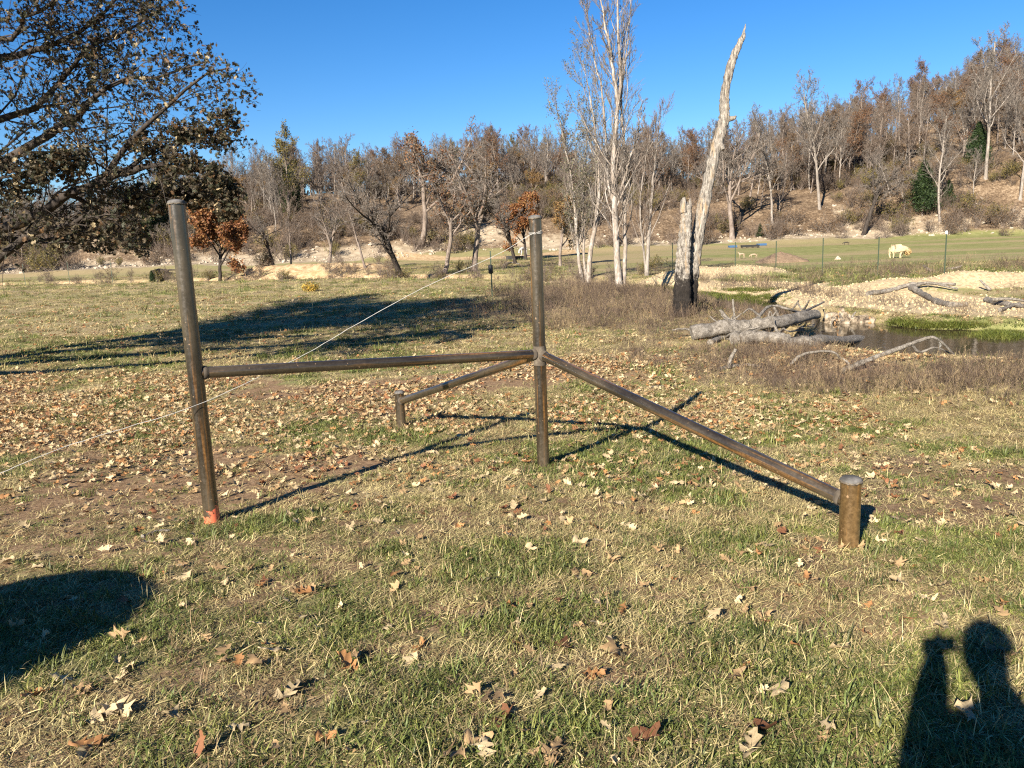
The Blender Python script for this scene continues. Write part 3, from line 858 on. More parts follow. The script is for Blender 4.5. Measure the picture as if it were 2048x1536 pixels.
# ------------------------------------------------------------------ scattering of uncountable cover
def scatter(name, protos, pos, rot, scl, idx, tint, kind='stuff'):
    coll = bpy.data.collections.new(name + '_pieces')
    for i, me in enumerate(protos):
        coll.objects.link(bpy.data.objects.new('%s_%s' % (name, 'abcdefghijklmn'[i]), me))
    n = len(pos)
    me = bpy.data.meshes.new(name)
    me.vertices.add(n); me.vertices.foreach_set('co', np.asarray(pos, np.float32).ravel())
    def at(nm, typ, arr, key):
        a = me.attributes.new(nm, typ, 'POINT'); a.data.foreach_set(key, np.ascontiguousarray(arr).ravel())
    at('rot', 'FLOAT_VECTOR', np.asarray(rot, np.float32), 'vector')
    s = np.asarray(scl, np.float32); s = np.repeat(s[:, None], 3, 1) if s.ndim == 1 else s
    at('scl', 'FLOAT_VECTOR', s, 'vector')
    at('idx', 'INT', np.asarray(idx, np.int32), 'value')
    at('tint', 'FLOAT_COLOR', np.hstack([np.asarray(tint, np.float32), np.ones((n, 1), np.float32)]), 'color')
    o = bpy.data.objects.new(name, me); C.objects.link(o)
    for mt in {m_ for p in protos for m_ in p.materials}: me.materials.append(mt)
    g = bpy.data.node_groups.new(name + '_nodes', 'GeometryNodeTree')
    g.interface.new_socket('Geometry', in_out='INPUT', socket_type='NodeSocketGeometry')
    g.interface.new_socket('Geometry', in_out='OUTPUT', socket_type='NodeSocketGeometry')
    gi = g.nodes.new('NodeGroupInput'); go = g.nodes.new('NodeGroupOutput')
    ip = g.nodes.new('GeometryNodeInstanceOnPoints'); ci = g.nodes.new('GeometryNodeCollectionInfo')
    ci.inputs['Collection'].default_value = coll
    ci.inputs['Separate Children'].default_value = True; ci.inputs['Reset Children'].default_value = True
    ip.inputs['Pick Instance'].default_value = True
    def na(nm, typ):
        x = g.nodes.new('GeometryNodeInputNamedAttribute'); x.data_type = typ; x.inputs['Name'].default_value = nm
        return [q for q in x.outputs if q.name == 'Attribute' and q.enabled][0]
    er = g.nodes.new('FunctionNodeEulerToRotation')
    g.links.new(na('rot', 'FLOAT_VECTOR'), er.inputs[0])
    g.links.new(gi.outputs[0], ip.inputs['Points']); g.links.new(ci.outputs[0], ip.inputs['Instance'])
    g.links.new(na('idx', 'INT'), ip.inputs['Instance Index'])
    g.links.new(er.outputs[0], ip.inputs['Rotation']); g.links.new(na('scl', 'FLOAT_VECTOR'), ip.inputs['Scale'])
    g.links.new(ip.outputs[0], go.inputs[0])
    md = o.modifiers.new('scatter', 'NODES'); md.node_group = g
    return tag(o, kind=kind)

def tuft(seed, n, rad, hmin, hmax, width, lay, seg=3):
    rg = np.random.default_rng(seed); b = MB()
    for _ in range(n):
        a = rg.uniform(0, 6.283); r = rad * math.sqrt(rg.random()); h = rg.uniform(hmin, hmax)
        p = np.array([r * math.cos(a), r * math.sin(a), -.004]); az = rg.uniform(0, 6.283)
        tilt = rg.uniform(.15, .6) if rg.random() > lay else rg.uniform(1.0, 1.5)
        bend = rg.uniform(.1, .5) * (1 if tilt < 1 else .25)
        side = np.array([-math.sin(az + rg.normal(0, .5)), math.cos(az), rg.normal(0, .3)]); side /= np.linalg.norm(side)
        vs_, w_ = [], width * rg.uniform(.7, 1.3)
        for k in range(seg + 1):
            f = k / seg
            ww = w_ * (1 - f) ** .6 * .5
            if k == seg: vs_.append(p.copy())
            else: vs_ += [p - side * ww, p + side * ww]
            d = np.array([math.sin(tilt) * math.cos(az), math.sin(tilt) * math.sin(az), math.cos(tilt)])
            p = p + d * h / seg; p[2] = max(p[2], .004)
            tilt += bend
        t = []
        for k in range(seg - 1):
            i = 2 * k; t += [[i, i + 1, i + 3], [i, i + 3, i + 2]]
        i = 2 * (seg - 1); t.append([i, i + 1, i + 2])
        b.raw(np.array(vs_), t=t)
    return b.mesh('grass_tuft', M['blade'], False, True)

def wedge_points(n, y0, y1, rg, half=.72, pad=.6, power=1.0):
    """random ground points in the seen wedge"""
    y = np.sqrt(rg.uniform(y0 ** 2, y1 ** 2, n)) if power == 1.0 else y0 * (y1 / y0) ** rg.random(n)
    x = rg.uniform(-1, 1, n) * (half * y + pad)
    return x, y

def build_grass():
    rg = np.random.default_rng(5)
    protos = [tuft(100 + i, 24, .06, .018, .052, .0050, .5) for i in range(3)] + [tuft(110 + i, 24, .08, .03, .095, .0046, .93) for i in range(3)] + [tuft(120, 6, .05, .08, .17, .0035, .15), tuft(121, 28, .09, .015, .04, .0055, .6), tuft(122, 28, .05, .035, .085, .0055, .2), tuft(123, 32, .07, .04, .09, .006, .3)]
    X, Y, Sc, Id, Tt = [], [], [], [], []
    for (n, y0, y1, s0) in ((27000, 1.9, 6.0, .95), (24000, 6.0, 12, 1.2), (15000, 12, 24, 2.0), (9000, 24, 50, 3.2), (9000, 50, 90, 4.5)):
        x, y = wedge_points(n, y0, y1, rg)
        dirt, green, gravel, litter, rock, orange = zones(x, y)
        dc = dseg(x, y, CREEK)
        ok = ((y < 50) | (x / y < .08) & (orange < .3)) & (rg.random(n) > dirt * .88) & (gravel < .25) & (zt(x, y) > WATER + .08) & (rg.random(n) > .5 * weedmask(x, y))
        x, y, green = x[ok], y[ok], green[ok]; k = len(x)
        g = rg.random(k) < green * .72 + .10
        ix = np.where(g, rg.integers(0, 3, k), rg.integers(3, 6, k)); q = rg.random(k)
        ix = np.where(q < .015, 6, ix); ix = np.where((q > .80), 7, ix); ix = np.where(g & (q > .40) & (q < .47), rg.integers(8, 10, k), ix)
        gc = np.array([.082, .108, .028]) * rg.uniform(.5, 1.6, (k, 1)) + np.array([.13, .11, .03]) * rg.random((k, 1)) ** 2
        st = np.array([.47, .38, .20]) * rg.uniform(.35, 1.35, (k, 1)) + np.array([0, .03, -.01]) * rg.random((k, 1))
        st = np.where((rg.random(k) < .25)[:, None], np.array([.23, .16, .085]) * rg.uniform(.6, 1.3, (k, 1)), st)
        X.append(x); Y.append(y); Id.append(ix); Tt.append(np.where(((ix < 3) | (ix > 7) | ((ix == 7) & g))[:, None], gc, st))
        Sc.append(s0 * rg.uniform(.65, 1.3, k) * np.where(g, 1 + .25 * green, .95))
    x, y = np.concatenate(X), np.concatenate(Y); n = len(x)
    rot = np.zeros((n, 3)); rot[:, 2] = rg.uniform(0, 6.283, n); rot[:, 0] = rg.normal(0, .08, n)
    scatter('grass', protos, np.stack([x, y, zt(x, y)], -1), rot, np.concatenate(Sc), np.concatenate(Id), np.concatenate(Tt))
build_grass()

# ------------------------------------------------------------------ oak leaves
def oak_leaf(seed, lobes=3):
    """lobed blade with a folded midrib and curl, unit length; returns verts, tris"""
    rg = np.random.default_rng(seed)
    ts = [0, .12]; ws = [.012, .03]
    for k in range(lobes):
        c = .25 + .6 * k / lobes
        ts += [c, c + .08, c + .6 / lobes * .62]; m_ = (.34 if k == lobes // 2 else .27) * rg.uniform(.85, 1.15)
        ws += [m_ * .62, m_, .10 * rg.uniform(.8, 1.3)]
    ts += [.93, 1.0]; ws += [.11, .0]
    ts = np.array(ts); ws = np.array(ws)
    curl = rg.uniform(.1, 1.1); cup = rg.uniform(-.6, 1.0); tw = rg.normal(0, .6); sk = rg.normal(0, .25)
    V = []
    for s in (-1, 0, 1):
        for t, w_ in zip(ts, ws):
            lat = s * w_ * (1 + .22 * rg.normal())
            fwd = t + (.08 * abs(s) if w_ > .2 else 0)
            z = curl * (t - .5) ** 2 * .8 + cup * abs(lat) * .8 + tw * lat * t + .05 * rg.normal() * abs(s)
            V.append([lat + sk * (t - .5) ** 2, fwd - .5 + .03 * rg.normal() * abs(s), z])
    V = np.array(V); V[:, 2] -= np.percentile(V[:, 2], 25); n = len(ts); T = []
    for a in (0, n):
        for i in range(n - 1):
            T += [[a + i, a + n + i, a + n + i + 1], [a + i, a + n + i + 1, a + i + 1]]
    return V, np.array(T)
LEAVES = [oak_leaf(200 + i, 3 if i % 2 else 2) for i in range(11)]
def leaf_mesh(i, mat):
    b = MB(); b.raw(LEAVES[i][0], t=LEAVES[i][1]); return b.mesh('oak_leaf', M[mat], False, True)
LEAF_LIT = [leaf_mesh(i, 'litter') for i in range(11)]
LEAF_ONE = [leaf_mesh(i, 'fallen') for i in range(11)]
LCOL = {
    'pale': (np.array([.50, .395, .235]), 'pale tan oak leaf lying', 'pale fallen oak leaves'),
    'tan': (np.array([.37, .25, .13]), 'tan brown oak leaf lying', 'tan fallen oak leaves'),
    'orange': (np.array([.36, .185, .075]), 'orange brown oak leaf lying', 'orange fallen oak leaves'),
    'dark': (np.array([.22, .10, .05]), 'dark red brown oak leaf lying', 'dark fallen oak leaves'),
}
def litter_density(x, y):
    n = fbm(x * .5, y * .5, 130, 4)
    d = np.interp(y, [1.5, 4, 6, 8, 12, 20, 28, 40], [.16, .2, .38, .85, 1.0, .8, .5, .12])
    d = d * sstep(.25, .6, n)
    return d
def build_leaves():
    rg = np.random.default_rng(8)
    def colours(k):
        q = rg.random(k); names = np.where(q < .45, 'pale', np.where(q < .74, 'tan', np.where(q < .89, 'orange', 'dark')))
        return names
    # the single leaves that show largest
    spots = [(575, 1395, 'pale'), (980, 1405, 'tan'), (70, 1395, 'orange'), (1680, 1300, 'pale'), (1492, 1338, 'orange'), (1470, 1362, 'tan'), (1560, 1390, 'pale'), (1230, 1310, 'tan'), (1130, 1300, 'dark'), (700, 1345, 'orange'),
             (950, 1490, 'tan'), (905, 1520, 'tan'), (1290, 1490, 'dark'), (1930, 1440, 'pale'), (1885, 1260, 'pale'), (1795, 1170, 'pale'), (1105, 1510, 'tan'), (180, 1500, 'orange'), (195, 1440, 'pale'), (15, 1130, 'pale'), (550, 1310, 'pale'),
             (610, 1190, 'orange'), (370, 1160, 'pale'), (165, 1205, 'orange'), (970, 1165, 'pale'), (625, 962, 'orange'), (1500, 1510, 'pale'), (1640, 1105, 'dark'), (1520, 1470, 'dark'), (1010, 1445, 'dark'), (710, 1320, 'tan'), (240, 1430, 'pale'), (1990, 1305, 'tan'), (1780, 970, 'dark'), (1740, 960, 'pale')]
    pos, nm = [], []
    for (px, py, c) in spots:
        g = gp(px, py); pos.append((g[0], g[1])); nm.append(c)
    while len(pos) < 290:
        x, y = wedge_points(400, 2.1, 8.2, rg, .66, .1)
        dn = litter_density(x, y)
        for a, b, c in zip(x[rg.random(400) < dn * .35], y, ()): pass
        ok = rg.random(400) < dn * .5
        for a, b, c in zip(x[ok], y[ok], colours(int(ok.sum()))):
            if len(pos) < 290: pos.append((a, b)); nm.append(str(c))
    for ki, ((x, y), c) in enumerate(zip(pos, nm)):
        base, label, grp = LCOL[c]
        o = bpy.data.objects.new('fallen_leaf', LEAF_ONE[rg.integers(0, 11)]); C.objects.link(o)
        s = rg.uniform(.105, .15) if ki < len(spots) else rg.uniform(.055, .12)
        o.scale = (s, s, s * rg.uniform(.7, 1.5)); o.rotation_euler = (rg.normal(0, .22), rg.normal(0, .22), rg.uniform(0, 6.28))
        o.location = (float(x), float(y), float(zt(x, y)) + rg.uniform(.010, .030))
        o.color = (*np.clip(base * rg.uniform(.5, 1.15), 0, 1), 1)
        pxx, pyy, _ = project(np.array([[x, y, 0.0]]))
        pxx, pyy = float(pxx[0]), float(pyy[0])
        where = min((('near the painted post foot', 425, 1045), ('near the middle post foot', 1087, 935), ('near the rusty right stub', 1697, 1095), ('near the small back stub', 803, 855), ('by the photographer shadow', 1950, 1400), ('by the bale shadow', 150, 1330), ('on the open grass before the brace', 1000, 1350), ('under the right diagonal brace', 1400, 960), ('under the long rail', 640, 930)), key=lambda q_: math.hypot(pxx - q_[1], pyy - q_[2]))[0]
        tag(o, label + ' ' + where, 'leaf', grp + ' ' + where)
    X, Y = [], []
    for (n, y0, y1) in ((6000, 2.0, 7), (36000, 7, 16), (36000, 16, 42)):
        x, y = wedge_points(n, y0, y1, rg)
        dn = litter_density(x, y) * (1 - .45 * weedmask(x, y)) * (zt(x, y) > WATER + .1) * (zones(x, y)[2] < .3)
        ok = rg.random(n) < dn * (.45 if y0 < 3 else .9); X.append(x[ok]); Y.append(y[ok])
    x, y = np.concatenate(X), np.concatenate(Y); n = len(x)
    names = colours(n)
    base = np.array([LCOL[k][0] for k in names]) * rg.uniform(.65, 1.15, (n, 1))
    rot = np.stack([rg.normal(0, .35, n), rg.normal(0, .35, n), rg.uniform(0, 6.28, n)], -1)
    s = rg.uniform(.05, .115, n) * np.interp(y, [3, 16, 40], [.9, 1.05, 1.5])
    scatter('leaf_litter', LEAF_LIT, np.stack([x, y, zt(x, y) + rg.uniform(.012, .04, n)], -1), rot, np.stack([s, s, s * rg.uniform(.6, 1.4, n)], -1), rg.integers(0, 11, n), base)
build_leaves()

# ------------------------------------------------------------------ dry weeds, green creek plants, brush, stones
def weed(seed, n, h, mat='blade', r=.0036, spread=.12):
    rg = np.random.default_rng(seed); b = MB()
    D = rg.normal(0, .35, (n, 3)); D[:, 2] = 1
    S = np.zeros((n, 3)); S[:, :2] = rg.normal(0, spread, (n, 2))
    q = grow(S, D, h * rg.uniform(.5, 1.15, n), np.full(n, r), 4, .16, .02, .4, rg); b.tubes(q[0], q[1], 3)
    s = shoots(*q, h * np.ones(n), 4, .3, 1, .45, .2, .34, .8, rg, r * .6)
    q2 = grow(*s, 3, .2, .05, .5, rg); b.tubes(q2[0], q2[1], 3)
    s3 = shoots(*q2, s[2], 2, .3, 1, .5, .25, .5, .9, rg, r * .6)
    q3 = grow(*s3, 2, .2, .05, .6, rg); b.tubes(q3[0], q3[1], 3)
    return b.mesh('dry_weed', M[mat], False, True)
def build_weeds():
    rg = np.random.default_rng(9)
    protos = [weed(300 + i, 7, .46) for i in range(4)]
    X, Y = [], []
    for (n, y0, y1) in ((12000, 9, 16), (18000, 16, 42), (2500, 28, 60)):
        x, y = wedge_points(n, y0, y1, rg, .72, 1)
        w_ = weedmask(x, y)
        if y0 == 28:
            w_ = (dseg(x, y, [(10, 50), (16, 46), (24, 40), (36, 34)]) < 4.5) * 1.0
        dc = dseg(x, y, CREEK)
        w_ = np.maximum(w_, np.exp(-((dc - 3.2) / .8) ** 2) * .5 * (y > 20) * (y < 60))
        w_ = np.maximum(w_, .34 * sstep(.50, .64, fbm(x * .4, y * .4, 140, 3)) * ((dseg(x, y, RIDGE2) < 6) | (dseg(x, y, BAR) > 2.2) & (x > 9)) * (y > 21) * (zones(x, y)[2] < .5))
        ok = (rg.random(n) < w_ * .9) & (zt(x, y) > WATER + .05)
        X.append(x[ok]); Y.append(y[ok])
    x, y = np.concatenate(X), np.concatenate(Y); n = len(x)
    t = np.array([.135, .098, .072]) * rg.uniform(.5, 1.5, (n, 1)) + np.array([.20, .155, .08]) * (rg.random((n, 1)) < .22)
    rot = np.zeros((n, 3)); rot[:, 2] = rg.uniform(0, 6.28, n)
    sc_ = rg.uniform(.5, 1.15, n) * np.interp(y, [9, 12, 16, 21, 45], [.62, .66, .55, .95, 1.3])
    scatter('dry_weeds', protos, np.stack([x, y, zt(x, y)], -1), rot, sc_, rg.integers(0, 4, n), t)
    # low green growth along the water
    gt = [tuft(330 + i, 40, .12, .04, .12, .009, .4) for i in range(2)]
    P = []
    for (px, py, rx, ry, k) in ((1490, 597, 60, 6, 200), (1500, 580, 45, 4, 120), (1420, 610, 40, 10, 140), (1890, 652, 60, 4, 150), (1820, 648, 30, 6, 80), (2000, 708, 40, 8, 150), (1310, 578, 40, 5, 80)):
        for _ in range(k):
            P.append(gp(px + rg.normal(0, rx * .6), py + rg.normal(0, ry * .6)))
    P = np.array(P); P[:, 2] = np.maximum(P[:, 2], WATER) ; n = len(P)
    rot = np.zeros((n, 3)); rot[:, 2] = rg.uniform(0, 6.28, n)
    scatter('creek_plants', gt, P, rot, rg.uniform(.8, 1.8, n), rg.integers(0, 2, n), np.array([.085, .115, .022]) * rg.uniform(.5, 1.4, (n, 1)) + np.array([.06, .04, .01]) * rg.random((n, 1)))
    # gravel stones
    def stone(seed):
        r2 = np.random.default_rng(seed); bm = bmesh.new(); bmesh.ops.create_icosphere(bm, subdivisions=1, radius=.5)
        for v in bm.verts: v.co = Vector([v.co[0] * 1.2, v.co[1], v.co[2] * .7]) * r2.uniform(.75, 1.2)
        me = bpy.data.meshes.new('stone'); bm.to_mesh(me); bm.free(); return me
    st = [stone(340 + i) for i in range(4)]
    for me in st: me.materials.append(M['gravel'])
    x = rg.uniform(0, 40, 120000); y = rg.uniform(13, 48, 120000)
    z = zones(x, y)[2]; ok = (rg.random(len(x)) < z * .4) & (np.abs(x / y) < .75) & (zt(x, y) > WATER - .05)
    x, y = x[ok][:26000], y[ok][:26000]; n = len(x)
    scatter('gravel', st, np.stack([x, y, zt(x, y) + .01], -1), rg.uniform(0, 6.28, (n, 3)), .025 + .085 * rg.random(n) ** 4, rg.integers(0, 4, n), np.ones((n, 3)))
    lm = [stone(350 + i) for i in range(4)]
    for me in lm: me.materials.append(M['limestone'])
    x = rg.uniform(-110, 120, 60000); s = np.abs(rg.normal(0, 9, 60000)) - .5; y = hillfoot(x) + s
    rk = zones(x, y)[4]; ok = rg.random(len(x)) < rk * .13 + .010
    x, y = x[ok], y[ok]; n = len(x)
    scatter('limestone_rubble', lm, np.stack([x, y, zt(x, y) + .05], -1), rg.normal(0, .4, (n, 3)) + np.array([0, 0, 1]) * rg.uniform(0, 6, (n, 1)), .12 + .55 * rg.random(n) ** 5, rg.integers(0, 4, n), np.ones((n, 3)))
build_weeds()
def build_brush():
    rg = np.random.default_rng(10)
    def joined(key):
        b = bmesh.new()
        ms = []
        for me in PT[key]:
            if me is None: continue
            k = len(ms); ms.append(me.materials[0]); n0 = len(b.faces); b.from_mesh(me)
            b.faces.ensure_lookup_table()
            for f in b.faces[n0:]: f.material_index = k
        me = bpy.data.meshes.new('brush'); b.to_mesh(me); b.free()
        for m_ in ms: me.materials.append(m_)
        return me
    protos = [joined(k) for k in ('shrub_a', 'shrub_b', 'shrub_c')]
    n = 9000
    x = rg.uniform(-115, 125, n); s = rg.uniform(-2, 60, n); y = hillfoot(x) + s
    w_ = sstep(.38, .6, fbm(x * .09, y * .09, 150, 3)) * np.interp(s, [-2, 3, 10, 60], [.1, .4, .9, .7])
    ok = (rg.random(n) < w_) & (np.abs(x / y) < .78) & (zones(x, y)[5] < .3)
    x, y = x[ok], y[ok]
    # along the far creek banks
    cx = spline(np.array(CREEK, float), 400); cx = cx[cx[:, 1] > 44]
    i = rg.integers(0, len(cx), 150); x2 = cx[i, 0] + rg.normal(0, 2.6, 150); y2 = cx[i, 1] + rg.normal(0, 2.6, 150) + 1.5
    x = np.concatenate([x, x2]); y = np.concatenate([y, y2]); n = len(x)
    rot = np.zeros((n, 3)); rot[:, 2] = rg.uniform(0, 6.28, n)
    sc_ = rg.uniform(.45, 1.25, n) * np.where(y < 95, .5, 1.0)
    scatter('hillside_brush', protos, np.stack([x, y, zt(x, y)], -1), rot, sc_, rg.choice([0, 0, 0, 1, 1, 2], n), np.ones((n, 3)))
    far = [joined(k) for k in ('tall_a', 'tall_b', 'tall_c', 'tall_d', 'tall_e', 'spread_c', 'spread_d')]
    n = 900
    x = rg.uniform(-130, 150, n); s = rg.uniform(24, 84, n); y = hillfoot(x) + s
    ok = np.abs(x / y) < .8; x, y, s = x[ok], y[ok], s[ok]; n = len(x)
    rot = np.stack([rg.normal(0, .05, n), rg.normal(0, .05, n), rg.uniform(0, 6.28, n)], -1)
    hh = np.interp(x, [-90, -50, 20, 60], [.62, .80, .82, .88]) * rg.uniform(.7, 1.1, n)
    scatter('far_woods', far, np.stack([x, y, zt(x, y)], -1), rot, hh, rg.choice([0, 1, 1, 2, 3, 4, 4, 4, 5, 6], n), np.ones((n, 3)))
build_brush()

# ------------------------------------------------------------------ the oak whose boughs reach in from the left
CROWN = np.array([(-9000, -9000), (380, -9000), (385, -60), (398, 10), (425, 75), (470, 110), (510, 150), (532, 200), (505, 270), (520, 310), (490, 350), (500, 400), (475, 440), (440, 455), (400, 430), (340, 425), (300, 440), (330, 480), (330, 520), (240, 510), (150, 500), (90, 545), (0, 540), (-200, 600), (-9000, 900)], float)
def in_poly(px, py, poly):
    ins = np.zeros(len(px), bool)
    x0, y0 = poly[-1]
    for (x1, y1) in poly:
        c = ((y1 > py) != (y0 > py)) & (px < (x0 - x1) * (py - y1) / (y0 - y1 + 1e-9) + x1)
        ins ^= c; x0, y0 = x1, y1
    return ins
def build_oak():
    rg = np.random.default_rng(21)
    base = np.array([-17.0, 12.5, 0]); base[2] = float(zt(base[0], base[1]))
    root = empty('oak_tree', base, 'large oak reaching leafy boughs in beside the painted pipe post', 'tree')
    tr, tw = MB(), MB(); lv = MB(); lv.tpl = LEAVES[1][0] * [1.1, 1, 1], LEAVES[1][1]
    def keep(P):
        px, py, z = project(P)
        return in_poly(px, py, CROWN) & (P[:, 2] > .35) & (z > 4)
    PATCH = np.array([(285, 705), (420, 702), (700, 692), (900, 650), (1062, 606), (1068, 566), (940, 566), (800, 571), (640, 585), (520, 606), (400, 640), (300, 672)], float)
    def keep2(P):
        # the crown out of the frame, as tall and wide as its shadow on the field says
        px, py, z = project(P)
        L_ = (P[:, 2] + .6) / math.tan(SUN_EL)
        Sx = np.stack([P[:, 0] + math.sin(SUN_AZ) * L_, P[:, 1] + math.cos(SUN_AZ) * L_, np.full(len(P), -.6)], -1)
        sx, sy, _ = project(Sx)
        return ((px < -25) | (py < -25) | (z < 3)) & in_poly(sx, sy, PATCH) & (P[:, 2] > 1)
    # trunk
    T = spline([base - [0, 0, .4], base + [.1, 0, 1.2], base + [.4, .1, 2.6], base + [.2, .4, 5], base + [-.3, .2, 8.5], base + [.2, 0, 12.5]], 24)
    tr.tubes(T, np.interp(np.linspace(0, 1, 24), [0, .08, .2, .5, 1], [.55, .40, .34, .25, .05]), 14)
    limbs = []
    def limb(pts, r0, r1, n=16):
        P = spline(pts, n); limbs.append((P, np.interp(np.linspace(0, 1, n), [0, .35, 1], [r0, r0 * .36, r1 * .5])))
    fk = base + [.35, .1, 2.0]; f2 = base + [.3, .2, 3.2]; f3 = base + [.2, .3, 5.0]
    def q(px, py, d): return pxd(px, py, d * 1.22)
    limb([fk, q(-330, 640, 11.2), q(-60, 545, 11), q(0, 515, 10.9), q(45, 478, 10.8), q(105, 454, 10.7), q(170, 438, 10.6), q(235, 440, 10.6)], .24, .035)
    limb([fk + [0, 0, .3], q(-300, 520, 11.6), q(-60, 470, 11.6), q(60, 430, 11.5), q(140, 390, 11.5), q(203, 364, 11.5), q(238, 315, 11.4), q(275, 268, 11.3), q(330, 225, 11.2), q(395, 165, 11.2), q(460, 135, 11.2)], .22, .022)
    limb([q(203, 364, 11.5), q(235, 350, 11.4), q(275, 328, 11.3), q(305, 300, 11.3), q(345, 290, 11.2), q(400, 262, 11.1), q(470, 240, 11.1)], .10, .015)
    limb([q(245, 346, 11.4), q(310, 335, 11.2), q(360, 335, 11.1), q(410, 352, 11.0), q(445, 385, 11.0), q(465, 430, 10.9)], .07, .012)
    limb([f2, q(-320, 420, 12.2), q(-90, 365, 12), q(0, 330, 11.9), q(90, 272, 11.8), q(130, 250, 11.8), q(178, 204, 11.7), q(240, 165, 11.6), q(320, 150, 11.5), q(410, 130, 11.4)], .22, .025)
    limb([f2, q(-280, 310, 12.6), q(-60, 250, 12.5), q(20, 235, 12.4), q(80, 205, 12.3), q(130, 150, 12.2), q(180, 95, 12.0), q(260, 55, 12), q(340, 10, 12)], .17, .02)
    limb([f3, q(-260, 190, 12.4), q(-60, 130, 12.4), q(50, 106, 12.4), q(110, 85, 12.3), q(180, 50, 12.3), q(240, -10, 12.3), q(330, -70, 12.3)], .17, .02)
    limb([f3, q(-200, 60, 12.0), q(-10, 80, 11.8), q(60, 40, 11.7), q(120, -20, 11.6), q(200, -110, 11.6)], .13, .02)
    limb([q(0, 515, 10.9), q(-40, 400, 10.6), q(20, 350, 10.3), q(90, 340, 10.2), q(150, 320, 10.1)], .07, .015)
    limb([q(-60, 470, 11.6), q(60, 480, 11.9), q(150, 470, 12), q(230, 455, 12.1), q(290, 470, 12.2)], .07, .012)
    limb([q(140, 390, 11.5), q(200, 410, 11.8), q(280, 400, 11.9), q(350, 390, 12), q(420, 410, 12)], .05, .012)
    vis = len(limbs)
    # the rest of the crown, out of the frame
    tries = 0
    while len(limbs) < vis + 26 and tries < 600:
        tries += 1
        a = rg.uniform(0, 6.283); z0 = rg.uniform(3.0, 10.5); Lk = rg.uniform(4, 10) * (1 - .03 * z0)
        e = np.array([math.cos(a), math.sin(a), 0]) * Lk
        p0 = base + [.2, .2, z0]
        if not keep2(np.array([p0 + e + [0, 0, 2.3]]))[0]: continue
        qx, qy, _ = project(np.array([p0 + e * .7 + [0, 0, 1.9]]))
        if qx[0] > -20 and qy[0] > -20: continue
        limb([p0, p0 + e * .35 + [0, 0, .9], p0 + e * .7 + [0, 0, 1.9], p0 + e + [0, 0, 2.3]], .16, .02)
    P = np.stack([a for a, _ in limbs]); Rd = np.stack([b for _, b in limbs])
    P[:, 2:] += rg.normal(0, .03, P[:, 2:].shape)
    tr.tubes(P, Rd, 9)
    D = np.gradient(P, axis=1); D /= np.linalg.norm(D, axis=2, keepdims=True)
    L = np.linalg.norm(P[:, -1] - P[:, 0], axis=1)
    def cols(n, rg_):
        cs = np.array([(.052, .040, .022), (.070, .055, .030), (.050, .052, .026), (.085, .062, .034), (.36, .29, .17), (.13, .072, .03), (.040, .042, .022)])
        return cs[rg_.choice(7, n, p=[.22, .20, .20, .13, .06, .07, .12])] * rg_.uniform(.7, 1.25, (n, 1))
    lev = [(20, .30, 1.0, .75, .25, .22, .28, 6, .18, .0, 5, 0), (7, .1, 1.0, .75, .3, .5, .5, 4, .2, -.02, 4, 1), (4, .15, 1.0, .7, .3, .55, .7, 3, .2, -.03, 3, 1)]
    sl_ = slice(0, vis)
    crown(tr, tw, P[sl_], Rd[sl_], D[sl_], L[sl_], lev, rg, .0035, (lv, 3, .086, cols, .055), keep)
    lev2 = [(20, .15, 1.0, .9, .3, .38, .35, 5, .18, .0, 4, 0), (9, .1, 1.0, .75, .3, .5, .6, 3, .2, -.02, 3, 1)]
    sl_ = slice(vis, None)
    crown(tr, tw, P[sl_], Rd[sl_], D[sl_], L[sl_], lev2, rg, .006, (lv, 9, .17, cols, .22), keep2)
    for b, nm, mt, cc in ((tr, 'trunk', M['bark_dark'], False), (tw, 'twigs', M['bark_dark'], False), (lv, 'crown', M['leaf'], True)):
        o = b.obj(nm, mt, root, cc, not cc); o.location = -Vector(base)
build_oak()

# ------------------------------------------------------------------ creek side trees, snag, logs
def stems_tree(name, label, base, stems, levels, bark, twig, rg, leaf=None):
    root = empty(name, base, label, 'tree')
    tr, tw = MB(), MB(); lv = MB(); lv.tpl = (LEAF_Q, LEAF_T)
    P = np.stack([spline(p, 22) for p, _, _ in stems]); Rd = np.stack([np.interp(np.linspace(0, 1, 22), [0, .06, 1], [a * 1.35, a, b]) for _, a, b in stems])
    P[:, 3:] += rg.normal(0, .02, P[:, 3:].shape)
    tr.tubes(P, Rd, 10)
    D = np.gradient(P, axis=1); D /= np.linalg.norm(D, axis=2, keepdims=True)
    L = np.linalg.norm(P[:, -1] - P[:, 0], axis=1)
    crown(tr, tw, P, Rd, D, L, levels, rg, .0085, (lv, leaf[0], leaf[1], leaf[2], .1) if leaf else None)
    parts = [(tr, 'trunk', bark, False), (tw, 'crown', twig, False)] + ([(lv, 'leaves', M['leaf'], True)] if leaf else [])
    for b, nm, mt, cc in parts:
        o = b.obj(nm, mt, root, cc, not cc); o.location = -Vector(base)
